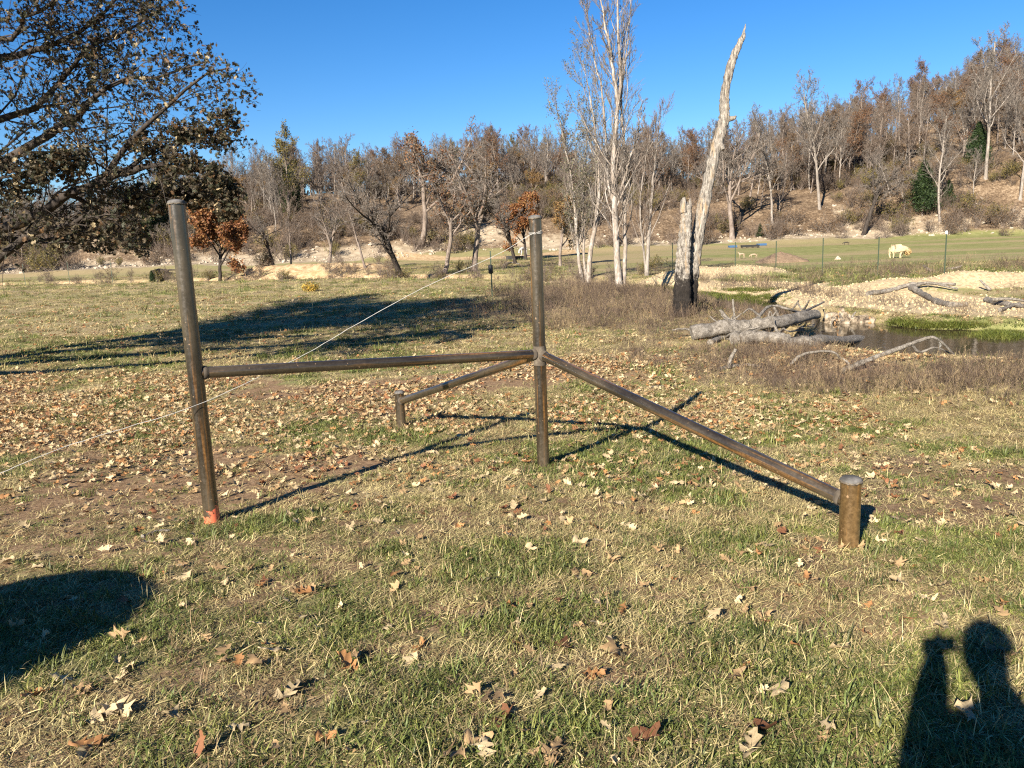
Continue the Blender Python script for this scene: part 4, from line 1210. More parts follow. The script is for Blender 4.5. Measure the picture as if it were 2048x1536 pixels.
def mat_sycamore():
    t = NT('sycamore_bark')
    P = t.n('NewGeometry').outputs['Position']; sx = t.n('SeparateXYZ'); t.l(P, sx.inputs[0])
    v = t.n('Mapping'); v.inputs['Scale'].default_value = (1, 1, .3); t.l(P, v.inputs[0])
    a = t.noise(3.5, 5, .6, v.outputs[0]); b = t.noise(18, 4, .65, v.outputs[0])
    pale = t.ramp(b, [(.3, (.18, .155, .13)), (.7, (.42, .38, .335))]); brown = t.ramp(b, [(.3, (.12, .095, .075)), (.7, (.30, .25, .20))])
    mr = t.n('MapRange'); mr.inputs['From Min'].default_value = .40; mr.inputs['From Max'].default_value = .49; t.l(a, mr.inputs['Value'])
    t.bump(b, .4, .02)
    return t.fin(t.mix(mr.outputs[0], pale, brown), .85, .2)
M['syc'] = mat_sycamore()
def build_creek_trees():
    rg = np.random.default_rng(31)
    b1 = gp(1170, 570); d = b1[1]
    q = lambda px, py, o=0: pxd(px, py, d + o)
    up = [(22, .18, 1.0, .42, .14, .32, .36, 7, .10, .10, 5, 0), (9, .15, 1.0, .42, .2, .55, .55, 5, .12, .09, 4, 1), (8, .15, 1.0, .45, .2, .5, .7, 4, .14, .08, 3, 1)]
    stems_tree('bare_tree', 'bushy upright tree forked at its pale foot, few grey green leaves', b1,
               [([b1 - [.1, 0, .3], q(1158, 520), q(1152, 450, .2), q(1145, 370, .4), q(1130, 290, .5), q(1115, 220, .6)], .12, .012),
                ([b1 + [.2, 0, -.3], q(1180, 510), q(1192, 440, -.2), q(1198, 360, -.2), q(1192, 280, 0), q(1180, 190, .2), q(1165, 120, .2)], .17, .012),
                ([b1 + [.05, .1, -.3], q(1168, 500, .4), q(1165, 420, .8), q(1170, 330, 1), q(1175, 250, 1.2)], .10, .012)],
               up, M['syc'], M['twig_grey'], rg, (1, .11, palette((.10, .11, .06), (.15, .15, .09), (.2, .18, .11))))
    b2 = gp(1240, 578); d2 = b2[1]
    q2 = lambda px, py, o=0: pxd(px, py, d2 + o)
    up2 = [(30, .14, 1.0, .52, .18, .21, .30, 7, .11, .10, 5, 0), (8, .15, 1.0, .45, .2, .55, .55, 5, .13, .08, 4, 1), (7, .15, 1.0, .45, .2, .5, .7, 4, .14, .08, 3, 1)]
    stems_tree('sycamore_tree', 'tall bare sycamore with white bark patches standing behind the pipe post', b2,
               [([b2 - [0, 0, .3], q2(1233, 500), q2(1230, 420), q2(1226, 330), q2(1232, 240), q2(1240, 160), q2(1236, 60), q2(1232, -40), q2(1228, -150)], .155, .015),
                ([b2 + [.18, .1, -.3], q2(1250, 480, .2), q2(1249, 400, .3), q2(1250, 320, .3), q2(1243, 200, .2), q2(1255, 90, .1), q2(1265, -40, .1)], .10, .013),
                ([q2(1232, 420), q2(1215, 360, .3), q2(1212, 300, .4), q2(1205, 200, .5), q2(1190, 120, .6), q2(1178, 60, .6), q2(1170, 10, .6)], .07, .010),
                ([q2(1238, 390), q2(1252, 345, -.3), q2(1262, 310, -.5), q2(1275, 270, -.5), q2(1285, 200, -.5)], .06, .010),
                ([q2(1237, 220), q2(1222, 110), q2(1205, 20), q2(1195, -60)], .08, .012)],
               up2, M['syc'], M['twig_grey'], rg)
    b3 = gp(1295, 560); d3 = 48.0; b3 = gpy(1292, d3)
    q3 = lambda px, py, o=0: pxd(px, py, d3 + o)
    stems_tree('bare_tree', 'thin reddish bare tree slanting right between sycamore and broken stub', b3,
               [([b3 - [0, 0, .3], q3(1298, 470), q3(1305, 380), q3(1312, 300), q3(1322, 230)], .12, .012), ([b3, q3(1288, 500), q3(1280, 420), q3(1290, 330), q3(1300, 270)], .08, .012)],
               up, M['bark_pale'], M['twig_brown'], rg)
build_creek_trees()

def mat_snag():
    t = NT('weathered_wood')
    P = t.n('NewGeometry').outputs['Position']; sx = t.n('SeparateXYZ'); t.l(P, sx.inputs[0])
    mp = t.n('Mapping'); mp.inputs['Scale'].default_value = (1, 1, .16); t.l(P, mp.inputs[0])
    a = t.noise(5, 6, .7, mp.outputs[0]); b = t.noise(26, 6, .75, mp.outputs[0])
    c = t.ramp(b, [(.36, (.045, .037, .03)), (.46, (.17, .148, .122)), (.55, (.29, .258, .215)), (.68, (.43, .39, .33))])
    mr = t.n('MapRange'); mr.inputs['From Min'].default_value = .54; mr.inputs['From Max'].default_value = .62; t.l(a, mr.inputs['Value'])
    c = t.mix(t.math('MULTIPLY', mr.outputs[0], .7), c, (.36, .25, .14))
    # charred foot with a ragged upper edge
    hz = t.math('ADD', sx.outputs[2], t.math('MULTIPLY', t.noise(3.2, 6, .75, P), 2.2))
    ch = t.n('MapRange'); ch.inputs['From Min'].default_value = 1.75; ch.inputs['From Max'].default_value = 1.45; t.l(hz, ch.inputs['Value'])
    c = t.mix(ch.outputs[0], c, t.ramp(b, [(.3, (.006, .005, .005)), (.7, (.035, .028, .022))]))
    t.bump(b, 1.0, .06)
    return t.fin(c, .85, .2)
M['snag'] = mat_snag()
M['log'] = mat_bark('driftwood', (.045, .037, .03), (.17, .148, .12), (.33, .295, .25), 12, .9, 1.0)
def ragged(b, P, Rd, sides, rg, amp=.08):
    """tube with lumpy, grooved surface"""
    P = np.asarray(P); n = len(P); T = np.gradient(P, axis=0); T /= np.linalg.norm(T, axis=1, keepdims=True)
    ref = np.eye(3)[np.argmin(np.abs(T.mean(0)))]; A = np.cross(T, ref); A /= np.linalg.norm(A, axis=1, keepdims=True); B = np.cross(T, A)
    th = np.arange(sides) * 2 * np.pi / sides
    groove = rg.normal(0, amp, sides)[None] + rg.normal(0, amp * .5, (n, sides)); groove[:, :] += amp * np.sin(th * 3 + 1)[None]
    R_ = np.asarray(Rd)[:, None] * (1 + groove)
    v = P[:, None] + R_[..., None] * (A[:, None] * np.cos(th)[None, :, None] + B[:, None] * np.sin(th)[None, :, None])
    i = np.arange(n - 1)[:, None]; j = np.arange(sides)[None]; j2 = (j + 1) % sides
    b.raw(v.reshape(-1, 3), q=np.stack([i * sides + j, i * sides + j2, (i + 1) * sides + j2, (i + 1) * sides + j], -1).reshape(-1, 4))
    for e in (0, n - 1):
        b.raw(np.vstack([v[e], P[e][None]]), t=[[a, (a + 1) % sides, sides] for a in range(sides)])
def build_snag():
    rg = np.random.default_rng(41)
    b0 = gp(1370, 632); d = b0[1]
    root = empty('dead_snag', b0, 'tall bleached dead trunk with broken pointed top and charred foot', 'snag')
    q = lambda px, py, o=0: pxd(px, py, d + o)
    k = d / F_PX
    pts = [(1376, 640, 34), (1381, 590, 31), (1386, 540, 29), (1396, 470, 27), (1412, 390, 25), (1430, 310, 23), (1444, 258, 23), (1450, 228, 22), (1449, 190, 19), (1458, 140, 17), (1468, 106, 15), (1478, 82, 12), (1484, 72, 10), (1486, 60, 5), (1489, 46, 1.5)]
    P = spline([q(a, b_, .25) for a, b_, _ in pts], 120); Rd = spline([[w_ / 2 * k * .9] for *_, w_ in pts], 120)[:, 0]
    m1 = MB(); ragged(m1, P + np.cumsum(rg.normal(0, .006, (120, 3)), axis=0) * .5, np.maximum(Rd * (1 + .05 * rg.normal(size=120)), .01), 26, rg, .085)
    o = m1.obj('trunk', M['snag'], root); o.location = -Vector(b0)
    m2 = MB(); ragged(m2, spline([q(1447, 243, .25), q(1458, 238, .2), q(1468, 236, .15), q(1472, 232, .15)], 7), np.linspace(.11, .03, 7), 9, rg, .1)
    o = m2.obj('branch_stub', M['snag'], root); o.location = -Vector(b0); m2 = MB(); ragged(m2, spline([q(1436, 288, .25), q(1444, 294, .1), q(1446, 300, .05)], 5), np.linspace(.12, .05, 5), 9, rg, .1)
    o = m2.obj('branch_stub', M['snag'], root); o.location = -Vector(b0)
    # broken partner beside it
    pts = [(1364, 640, 38), (1365, 600, 34), (1366, 545, 29), (1368, 500, 27), (1372, 450, 22), (1374, 410, 18)]
    root2 = empty('broken_snag', b0 - [.25, 0, 0], 'short grey broken trunk with splintered top and charred foot', 'snag')
    P = spline([q(a, b_) for a, b_, _ in pts], 70); Rd = spline([[w_ / 2 * k] for *_, w_ in pts], 70)[:, 0]
    m3 = MB(); ragged(m3, P, Rd * (1 + .05 * rg.normal(size=70)), 26, rg, .09)
    o = m3.obj('trunk', M['snag'], root2); o.location = -Vector(root2.location)
    m4 = MB()
    for (px, top, w_, o_) in ((1368, 394, .08, -.05), (1373, 403, .08, .02), (1379, 397, .075, .0), (1375, 408, .08, .06), (1371, 404, .08, .06)):
        ragged(m4, spline([q(px, 425, o_), q(px, (425 + top) / 2, o_), q(px + 1, top, o_)], 5), [w_, w_, w_ * .95, w_ * .8, w_ * .35], 6, rg, .2)
    o = m4.obj('splintered_top', M['snag'], root2); o.location = -Vector(root2.location)
build_snag()

def stick(name, label, cat, pts, r0, r1, mat='log', group=None, sides=9, extra=(), lift=.0):
    """pts: (px, py, height above ground or None) ; extra: further branches"""
    rg = np.random.default_rng(abs(hash(label)) % 1 + int(pts[0][0] * 7 + pts[0][1]))
    ref = gp(pts[0][0], pts[0][1]) if len(pts[0]) < 3 else gp(pts[0][0], pts[0][2])
    def res(q):
        if len(q) == 2:
            g = gp(*q); return g + [0, 0, r0 * .6 + lift]
        return pxd(q[0], q[1], gp(q[0], q[2])[1])
    P = np.array([res(q) for q in pts])
    root = empty(name, P[0] * [1, 1, 0] + [0, 0, float(zt(P[0][0], P[0][1]))], label, cat, group)
    n = max(8, 5 * len(pts))
    b = MB(); ragged(b, spline(spline(P, n) + rg.normal(0, r0 * .09, (n, 3)), n * 3), spline(np.linspace(r0, r1, n)[:, None] * (1 + .06 * rg.normal(size=(n, 1))), n * 3)[:, 0], sides, rg, .07)
    o = b.obj('stem', M[mat], root); o.location = -Vector(root.location)
    for ex in extra:
        Pe = np.array([res(q) for q in ex[0]]); b = MB(); ragged(b, spline(Pe, 5 * len(Pe)), np.linspace(ex[1], ex[2], 5 * len(Pe)), 7, rg, .1)
        o = b.obj('side_branch', M[mat], root); o.location = -Vector(root.location)
    return root
stick('fallen_log', 'long grey fallen log lying slantwise below the charred snags', 'log', [(1385, 668, 680), (1480, 654, 678), (1560, 643, 676), (1632, 630, 674)], .17, .12, sides=14, extra=[([(1600, 630, 640), (1612, 612, 640), (1618, 600, 640)], .05, .02), ([(1560, 640, 645), (1550, 618, 645), (1547, 612, 645)], .04, .02)])
stick('fallen_log', 'shorter weathered log in front of the long grey log', 'log', [(1462, 680, 690), (1520, 673, 690), (1580, 680, 690)], .14, .12, sides=14)
stick('fallen_log', 'low log with hollow end next to the pale root stump', 'log', [(1575, 690, 694), (1640, 684, 694), (1748, 680, 694)], .14, .09, sides=14)
stick('dry_branch', 'forked bleached branch propped over the fallen logs', 'branch', [(1480, 668, 672), (1512, 640, 672), (1542, 612, 672), (1590, 622, 670), (1640, 634, 660)], .045, .02, extra=[([(1520, 633, 672), (1500, 618, 672), (1486, 626, 672)], .03, .015)])
stick('dry_branch', 'long thin pole lying across the top of the log pile', 'branch', [(1505, 655, 672), (1560, 636, 668), (1600, 626, 664), (1648, 604, 660)], .05, .025)
stick('dry_branch', 'dark crooked limb half sunk behind the pale root stump', 'branch', [(1600, 660, 668), (1640, 650, 666), (1665, 640, 664), (1700, 630, 660)], .07, .03, extra=[([(1640, 650, 666), (1650, 632, 666), (1646, 618, 666)], .03, .015)])
stick('dry_branch', 'low tangle of grey roots in front of the shorter log', 'branch', [(1420, 690), (1450, 680), (1490, 690), (1520, 688)], .07, .03, extra=[([(1450, 680), (1462, 668, 684), (1480, 664, 684)], .035, .02), ([(1490, 690), (1510, 676, 688), (1535, 672, 688)], .03, .015)])
stick('dry_branch', 'straight dead stick leaning upright at the log pile', 'branch', [(1476, 672, 672), (1470, 640, 672), (1466, 598, 672)], .04, .02)
stick('dry_branch', 'thick bleached stub leaning left at the log pile', 'branch', [(1475, 660, 672), (1455, 638, 672), (1440, 620, 672)], .06, .03)
stick('dry_branch', 'pair of pale sticks crossing at the far end of the long log', 'branch', [(1573, 632, 640), (1590, 612, 640), (1598, 600, 640)], .04, .02, extra=[([(1595, 606, 640), (1605, 622, 640)], .03, .02)])
stick('dry_branch', 'bleached branch with upright prong lying before the dry weeds', 'branch', [(1440, 742), (1460, 737), (1500, 733), (1532, 739)], .04, .02, extra=[([(1458, 736, 738), (1461, 718, 738), (1472, 698, 738)], .04, .025)])
stick('dry_branch', 'arched pale branch rising from the dry weeds', 'branch', [(1582, 732), (1600, 712, 730), (1630, 704, 730), (1665, 704, 730), (1682, 718, 728)], .035, .018)
stick('dry_branch', 'long bent pale branch sprawling towards the water', 'branch', [(1682, 748), (1720, 726, 742), (1790, 700, 735), (1845, 679, 730), (1872, 677, 730), (1908, 708, 726)], .045, .015, extra=[([(1822, 688, 732), (1840, 704, 730), (1870, 695, 728), (1900, 706, 724)], .025, .012), ([(1690, 742, 745), (1700, 730, 745), (1684, 716, 745)], .025, .012)])
stick('dry_branch', 'dark driftwood limb on the far gravel bar', 'branch', [(1822, 578), (1845, 592), (1872, 608)], .12, .06)
stick('dry_branch', 'long drift pole lying across the gravel bank', 'branch', [(1735, 592), (1780, 584), (1830, 572), (1910, 572)], .10, .05, extra=[([(1830, 572, 580), (1860, 566, 580), (1915, 578, 584)], .06, .03)])
stick('dry_branch', 'slanting drift stick sticking out of the gravel bank', 'branch', [(1980, 582), (1970, 570, 582), (1960, 560, 582)], .05, .03)
stick('dry_branch', 'drift branches heaped at the water end of gravel bar', 'branch', [(1972, 604), (2010, 612), (2050, 618)], .10, .06, extra=[([(1985, 600, 612), (2020, 598, 612), (2060, 604, 612)], .06, .03), ([(2000, 624), (2040, 606, 612)], .05, .03)])
stick('dry_branch', 'grey drift log half buried on the gravel bar', 'branch', [(1870, 606), (1900, 614), (1935, 613)], .10, .07)
stick('dry_branch', 'pale splintered drift stick on top of the gravel mound', 'branch', [(1848, 534), (1855, 540), (1862, 544)], .09, .04)
stick('dry_branch', 'dark twisted drift stick on top of the gravel mound', 'branch', [(1895, 540), (1915, 535, 540), (1925, 531, 540)], .07, .03)
stick('dry_branch', 'white crooked branch on the grass behind the tall post with braces', 'branch', [(960, 740), (1000, 735), (1040, 731), (1065, 732)], .022, .012, extra=[([(1020, 733), (1040, 722, 733), (1052, 712, 733)], .015, .008), ([(1040, 731), (1055, 742)], .014, .008)])
stick('dry_branch', 'short white branch on the grass right of the tall post with braces', 'branch', [(1095, 732), (1120, 737), (1140, 742)], .022, .012)
stick('dry_branch', 'thin bleached stick lying flat beyond the right diagonal brace', 'branch', [(1300, 776), (1330, 773), (1355, 774)], .014, .008)
stick('dry_branch', 'thin bleached stick lying flat left of the back stub', 'branch', [(860, 762), (880, 758), (905, 758)], .014, .008)
stick('dry_branch', 'dark rotten stick lying near the painted post foot', 'branch', [(285, 1076), (315, 1066), (340, 1064)], .014, .008)
stick('dark_stump', 'dark rotten stump on the orange cut bank', 'stump', [(305, 552), (318, 546), (335, 547)], .35, .22, 'bark_dark', sides=12, extra=[([(318, 546), (340, 540, 548), (352, 540, 548)], .14, .06)])
stick('fallen_limb', 'grey fallen limb at the meadow edge by the troughs', 'branch', [(1008, 532), (1022, 527), (1038, 529)], .12, .06)
stick('fallen_limb', 'long bleached limb lying on the rocky hill foot', 'branch', [(1530, 452), (1555, 448), (1580, 450)], .14, .06)
def build_tangle():
    rg = np.random.default_rng(52)
    for k in range(13):
        px = rg.uniform(1400, 1660); gy = rg.uniform(674, 690); dx = rg.choice([-1, 1]) * rg.uniform(25, 85); hy = rg.uniform(14, 56)
        pts = [(px, gy - 2, gy), (px + dx * .4, gy - hy * .6 - rg.uniform(0, 8), gy), (px + dx * .75, gy - hy * .8, gy), (px + dx, gy - hy + rg.uniform(-6, 10), gy)]
        ex = [([pts[1], (pts[1][0] + dx * .15, pts[1][1] - rg.uniform(8, 22), gy), (pts[1][0] + dx * .3, pts[1][1] - rg.uniform(12, 30), gy)], .022, .009)] if rg.random() < .6 else []
        stick('dry_branch', 'thin grey branch tangled over the fallen logs beside the charred snags', 'branch', pts, rg.uniform(.026, .05), .013, 'log', 'thin branches tangled over the fallen logs', 7, ex)
build_tangle()
def build_root_stump():
    rg = np.random.default_rng(51); c = gp(1690, 672); k = c[1] / F_PX
    root = empty('root_stump', c, 'pale upturned root stump with orange rotten heart by the water', 'stump')
    bm = bmesh.new(); bmesh.ops.create_icosphere(bm, subdivisions=4, radius=1)
    for v in bm.verts:
        p = v.co; n = 0
        for (f, a) in ((2.1, .30), (4.7, .18), (9.3, .10)):
            n += a * math.sin(p.x * f + 1.3 * f) * math.sin(p.y * f * 1.1 + f) * math.sin(p.z * f * .9 + 2 * f) * 2
        r = 1 + n * 1.25
        v.co = Vector((p.x * r * 38 * k, p.y * r * .30, p.z * r * 27 * k + (p.x < 0) * .16 * max(p.z, 0) + .2))
    me = bpy.data.meshes.new('root_mass'); bm.to_mesh(me); bm.free()
    t = NT('root_wood'); P = t.coord('Object'); a = t.noise(5, 5, .7, P); b = t.noise(3, 3, .6, P)
    col = t.ramp(a, [(.38, (.03, .022, .016)), (.5, (.20, .155, .105)), (.66, (.40, .335, .25))])
    mr = t.n('MapRange'); mr.inputs['From Min'].default_value = .58; mr.inputs['From Max'].default_value = .66; t.l(b, mr.inputs['Value'])
    t.bump(a, 1, .05); me.materials.append(t.fin(t.mix(mr.outputs[0], col, (.42, .19, .05)), .9, .15))
    o = bpy.data.objects.new('root_mass', me); C.objects.link(o); o.parent = root
    for i, (dx, dz, lx, lz) in enumerate(((-.35, .15, -.35, .05), (.3, .2, .4, .12), (.1, .35, .12, .35), (-.15, .4, -.1, .3), (.35, .05, .5, -.05))):
        b = MB(); ragged(b, spline([[dx * .6, 0, dz], [dx + lx * .4, -.1, dz + lz * .6], [dx + lx, -.15, dz + lz]], 7), np.linspace(.07, .015, 7), 7, rg, .15)
        b.obj('root', M['log'], root)
build_root_stump()

# ------------------------------------------------------------------ fence posts, tubs, piles, animals
def t_post(px, d, top_py, label, tip=False, box=False):
    g = gpy(px, d); top = pxd(px, top_py, d)[2]; h = max(top - g[2], .6)
    root = empty('fence_post', g, label, 'fence post', 'steel posts of the pasture fence')
    b = MB(); w_ = .022
    for (x0, x1, y0, y1) in ((-.028, .028, -.004, .004), (-.005, .005, .004, .034)):
        v = [[x, y, z] for z in (-.3, h) for y in (y0, y1) for x in (x0, x1)]
        b.raw(v, q=[[0, 1, 3, 2], [4, 6, 7, 5], [0, 4, 5, 1], [2, 3, 7, 6], [0, 2, 6, 4], [1, 5, 7, 3]])
    b.obj('shaft', M['tpost'], root, smooth=False)
    if tip:
        b = MB(); b.tubes([[0, .01, h - .12], [0, .01, h + .01]], [.045, .045], 8, cap=True); b.obj('cap', M['white'], root)
    if box:
        b = MB(); zz = np.array([h - .98, h - .95, h - .62, h - .58]); b.tubes(np.stack([0 * zz - .02, 0 * zz, zz], -1), [.05, .1, .1, .04], 8, cap=True); b.obj('insulator_box', M['black'], root)
LB = 'thin dark green steel fence post along the pasture beyond the gravel mounds'
t_post(1894, 33, 462, 'dark green steel fence post with white cap nearest the walking cream animal', tip=True)
for px, d, tp in ((1759, 38, 474), (1647, 42, 476), (1553, 46, 482), (1471, 49, 484), (1345, 54, 486)): t_post(px, d, tp, LB)
for px, d, tp in ((220, 78, 520), (134, 80, 524), (45, 82, 528)): t_post(px, d, tp, 'thin dark steel fence post along the grass strip under the pale bank')
t_post(980, 34, 502, 'lone dark steel post with black box in the dry weeds', box=True)

def box_part(name, root, x0, x1, y0, y1, z0, z1, mat, top=1.0):
    b = MB(); cx, cy = (x0 + x1) / 2, (y0 + y1) / 2
    v = []
    for z, k in ((z0, 1.0), (z1, top)):
        for y in (y0, y1):
            for x in (x0, x1): v.append([cx + (x - cx) * k, cy + (y - cy) * k, z])
    b.raw(v, q=[[0, 2, 3, 1], [4, 5, 7, 6], [0, 1, 5, 4], [2, 6, 7, 3], [0, 4, 6, 2], [1, 3, 7, 5]])
    return b.obj(name, mat, root, smooth=False)
def trough(px, py, wpx, hpx, mat, label, legs=False, name='water_trough'):
    g = gp(px, py); k = g[1] / F_PX; w_, h = wpx * k, hpx * k
    r = empty(name, g, label, 'trough'); z0 = h * .35 if legs else 0
    for nm, a in (('wall', (-w_ / 2, w_ / 2, -.35, -.30)), ('wall', (-w_ / 2, w_ / 2, .30, .35)), ('end_panel', (-w_ / 2, -w_ / 2 + .05, -.30, .30)), ('end_panel', (w_ / 2 - .05, w_ / 2, -.30, .30)), ('floor_panel', (-w_ / 2 + .05, w_ / 2 - .05, -.30, .30))):
        box_part(nm, r, *a, z0, h if nm != 'floor_panel' else z0 + .06, mat, 1.02)
    if legs:
        for sx in np.linspace(-.46, .46, 4):
            box_part('leg', r, sx * w_ - .03, sx * w_ + .03, -.28, -.22, 0, z0, mat); box_part('leg', r, sx * w_ - .03, sx * w_ + .03, .22, .28, 0, z0, mat)
def drum(px, py, rpx, hpx, mat, label, cat='barrel', name='steel_drum', flat=False):
    g = gp(px, py); k = g[1] / F_PX; r, h = rpx * k, hpx * k
    e = empty(name, g, label, cat); b = MB(); zz = np.array([0, .02, .33, .36, .39, .66, .69, .72, .98, 1.0]) * h
    rr = np.array([.97, 1, 1, 1.03, 1, 1, 1.03, 1, 1, .97]) * r
    b.tubes(np.stack([0 * zz, 0 * zz, zz], -1), rr, 18, cap=True); b.obj('body', M[mat], e)
    b = MB(); b.tubes([[0, 0, h], [0, 0, h + .03 * h]], [r * .96, r * .9], 18, cap=True); b.obj('rim', M['black'], e)
trough(1019, 519, 13, 7, M['black'], 'short black water trough beside the steel drum')
trough(1041, 519, 22, 7, M['black'], 'longer black water trough right of the steel drum')
drum(1028, 520, 3.2, 9, 'silver', 'shiny steel drum standing between black troughs')
trough(1500, 496, 34, 6, M['black'], 'long low black feed trough on short legs below the slope', True, 'feed_trough')
trough(1465, 495, 15, 4, M['blue'], 'blue plastic tub left of the long feed trough', name='plastic_tub')
trough(1523, 491, 17, 4, M['blue'], 'blue plastic tub right behind the long feed trough', name='plastic_tub')

def mound(px, py, wpx, hpx, mat, name, label, seed):
    g = gp(px, py); k = g[1] / F_PX; rg = np.random.default_rng(seed)
    n, m_ = 18, 40; b = MB(); V = []
    for i in range(n + 1):
        f = i / n
        for j in range(m_):
            a = j * 2 * math.pi / m_; r = f * (1 + .12 * math.sin(3 * a + seed) + .06 * math.sin(7 * a))
            V.append([r * wpx / 2 * k * math.cos(a), r * wpx / 2.4 * k * math.sin(a), hpx * k * ((1 - f) ** .9 * .8 + .2 * (1 - f * f)) + rg.normal(0, .02) * (f < 1) - (f == 1) * .25])
    idx = np.arange((n + 1) * m_).reshape(n + 1, m_)
    q = np.stack([idx[:-1], idx[1:], np.roll(idx[1:], -1, 1), np.roll(idx[:-1], -1, 1)], -1).reshape(-1, 4)
    b.raw(V, q=q); o = b.obj(name, M[mat]); o.location = Vector(g); tag(o, label, 'mound' if 'pile' in name else 'rock')
mound(1560, 525, 105, 21, 'dirtpile', 'dirt_pile', 'heap of brown dirt in front of the pasture', 3)
mound(1676, 519, 12, 7, 'limestone', 'pale_rock', 'pale flat rock lying on the pasture left of the cream animal', 5)

def skin_mesh(verts, edges, radii, sub=2):
    me = bpy.data.meshes.new('skeleton'); me.from_pydata([tuple(v) for v in verts], edges, [])
    o = bpy.data.objects.new('skeleton', me); C.objects.link(o)
    md = o.modifiers.new('skin', 'SKIN'); md.use_smooth_shade = True
    for i, r in enumerate(radii):
        sv = me.skin_vertices[0].data[i]; sv.radius = (r, r) if np.isscalar(r) else r; sv.use_root = (i == 0)
    s = o.modifiers.new('sub', 'SUBSURF'); s.levels = sub; s.render_levels = sub
    bpy.context.view_layer.update()
    dg = bpy.context.evaluated_depsgraph_get()
    out = bpy.data.meshes.new_from_object(o.evaluated_get(dg))
    bpy.data.objects.remove(o, do_unlink=True); bpy.data.meshes.remove(me)
    return out
def animal(name, label, px, py, L, H, bodymat, kind, rz=0.0, cat='animal'):
    """facing +X; L body length, H shoulder height"""
    g = gp(px, py); root = empty(name, g, label, cat, None, rz)
    l, h = L, H
    if kind == 'bison':
        V = [(-.08, 0, .60), (-.38, 0, .60), (.18, 0, .66), (.38, 0, .56), (.54, 0, .42), (.62, 0, .29)]; E = [(0, 1), (0, 2), (2, 3), (3, 4), (4, 5)]; R_ = [(.26, .26), (.22, .24), (.30, .33), (.22, .23), (.15, .16), (.08, .09)]
        legs = [(-.38, .42, -.44, -.39), (-.33, -.42, -.28, -.31), (.20, .42, .26, .21), (.14, -.42, .08, .06)]; lr = .075
    else:
        V = [(-.05, 0, .72), (-.38, 0, .74), (.28, 0, .74), (.44, 0, .92), (.58, 0, .96)]; E = [(0, 1), (0, 2), (2, 3), (3, 4)]; R_ = [(.15, .17), (.13, .15), (.14, .16), (.07, .09), (.05, .06)]
        if kind == 'graze': V[3], V[4] = (.46, 0, .52), (.54, 0, .30)
        legs = [(-.36, .3, -.40, -.36), (-.32, -.3, -.28, -.32), (.26, .3, .30, .27), (.22, -.3, .18, .2)]; lr = .04
    V = [(a * l, b * h * .5, c * h) for a, b, c in V]; R_ = [(a * h, b * h) for a, b in R_]
    for (x, s, xk, xf) in legs:
        n = len(V); par = 1 if x < 0 else 2; yy = .11 * h * (1 if s > 0 else -1)
        V += [(x * l, yy, .46 * h), (xk * l, yy, .24 * h), (xf * l, yy, .03 * h), ((xf + .03) * l, yy, .012 * h)]
        E += [(par, n), (n, n + 1), (n + 1, n + 2), (n + 2, n + 3)]; R_ += [lr * 1.7 * h, lr * .8 * h, lr * .65 * h, lr * .7 * h]
    me = skin_mesh(V, E, R_); me.materials.append(M[bodymat])
    o = bpy.data.objects.new('body', me); C.objects.link(o); o.parent = root
    hx, hz = V[4][0], V[4][2]
    b = MB()
    if kind == 'bison':
        rg = np.random.default_rng(3)
        for s in (-1, 1): b.tubes(spline([[hx - .06 * l, s * .1 * h, hz + .10 * h], [hx - .05 * l, s * .17 * h, hz + .15 * h], [hx - .04 * l, s * .16 * h, hz + .21 * h]], 6), np.linspace(.025, .006, 6), 6)
        b.obj('horns', M['black'], root)
        b = MB(); n = 500; a = rg.normal(0, 1, (n, 3)); a /= np.linalg.norm(a, axis=1, keepdims=True)
        pos = np.array([hx - .03 * l, 0, hz - .04 * h]) + a * np.array([.15, .15, .17]) * h
        b.stamp(LEAF_Q * [.5, 1, 1], LEAF_T, pos, randrot(n, rg), np.full(n, .13 * h)); b.obj('mane', M['wool_tan'], root)
    else:
        for s in (-1, 1): b.tubes([[hx - .05 * l, s * .04 * h, hz + .04 * h], [hx - .07 * l, s * .09 * h, hz + .13 * h]], [.03 * h, .008 * h], 6)
        b.obj('ears', M[bodymat], root)
    b = MB(); tx, tz = V[1][0] - (.115 if kind == 'bison' else .12) * l, V[1][2] + .06 * h
    b.tubes(spline([[tx + .03 * l, 0, tz], [tx - .015 * l, 0, tz - .12 * h], [tx - .01 * l, 0, tz - .30 * h]], 6), np.linspace(.03, .02, 6) * h, 6); b.obj('tail', M[bodymat], root)
gB = gp(1795, 516)
kB = gB[1] / F_PX
animal('cream_bison', 'cream white shaggy bison walking across the green pasture', 1796, 516, 36 * kB, 31 * kB, 'wool', 'bison', 0.0, 'bison')
animal('dark_animal', 'small black animal grazing at the top of the pasture', 1692, 490, 12 * .07, 6.5 * .07, 'hide_dark', 'graze', math.pi, 'animal')
animal('pale_animal', 'small pale animal standing left behind the dirt heap', 1483, 517, 16 * .04, 15 * .04, 'hide_tan', 'stand', math.pi, 'animal')
animal('pale_animal', 'small tan animal resting against the dirt heap', 1507, 517, 20 * .04, 13 * .04, 'hide_tan', 'graze', math.pi, 'animal')
animal('white_horse', 'white horse standing behind the black troughs', 1046, 513, 1.7, 1.35, 'hide_white', 'graze', math.pi * 1.3, 'horse')

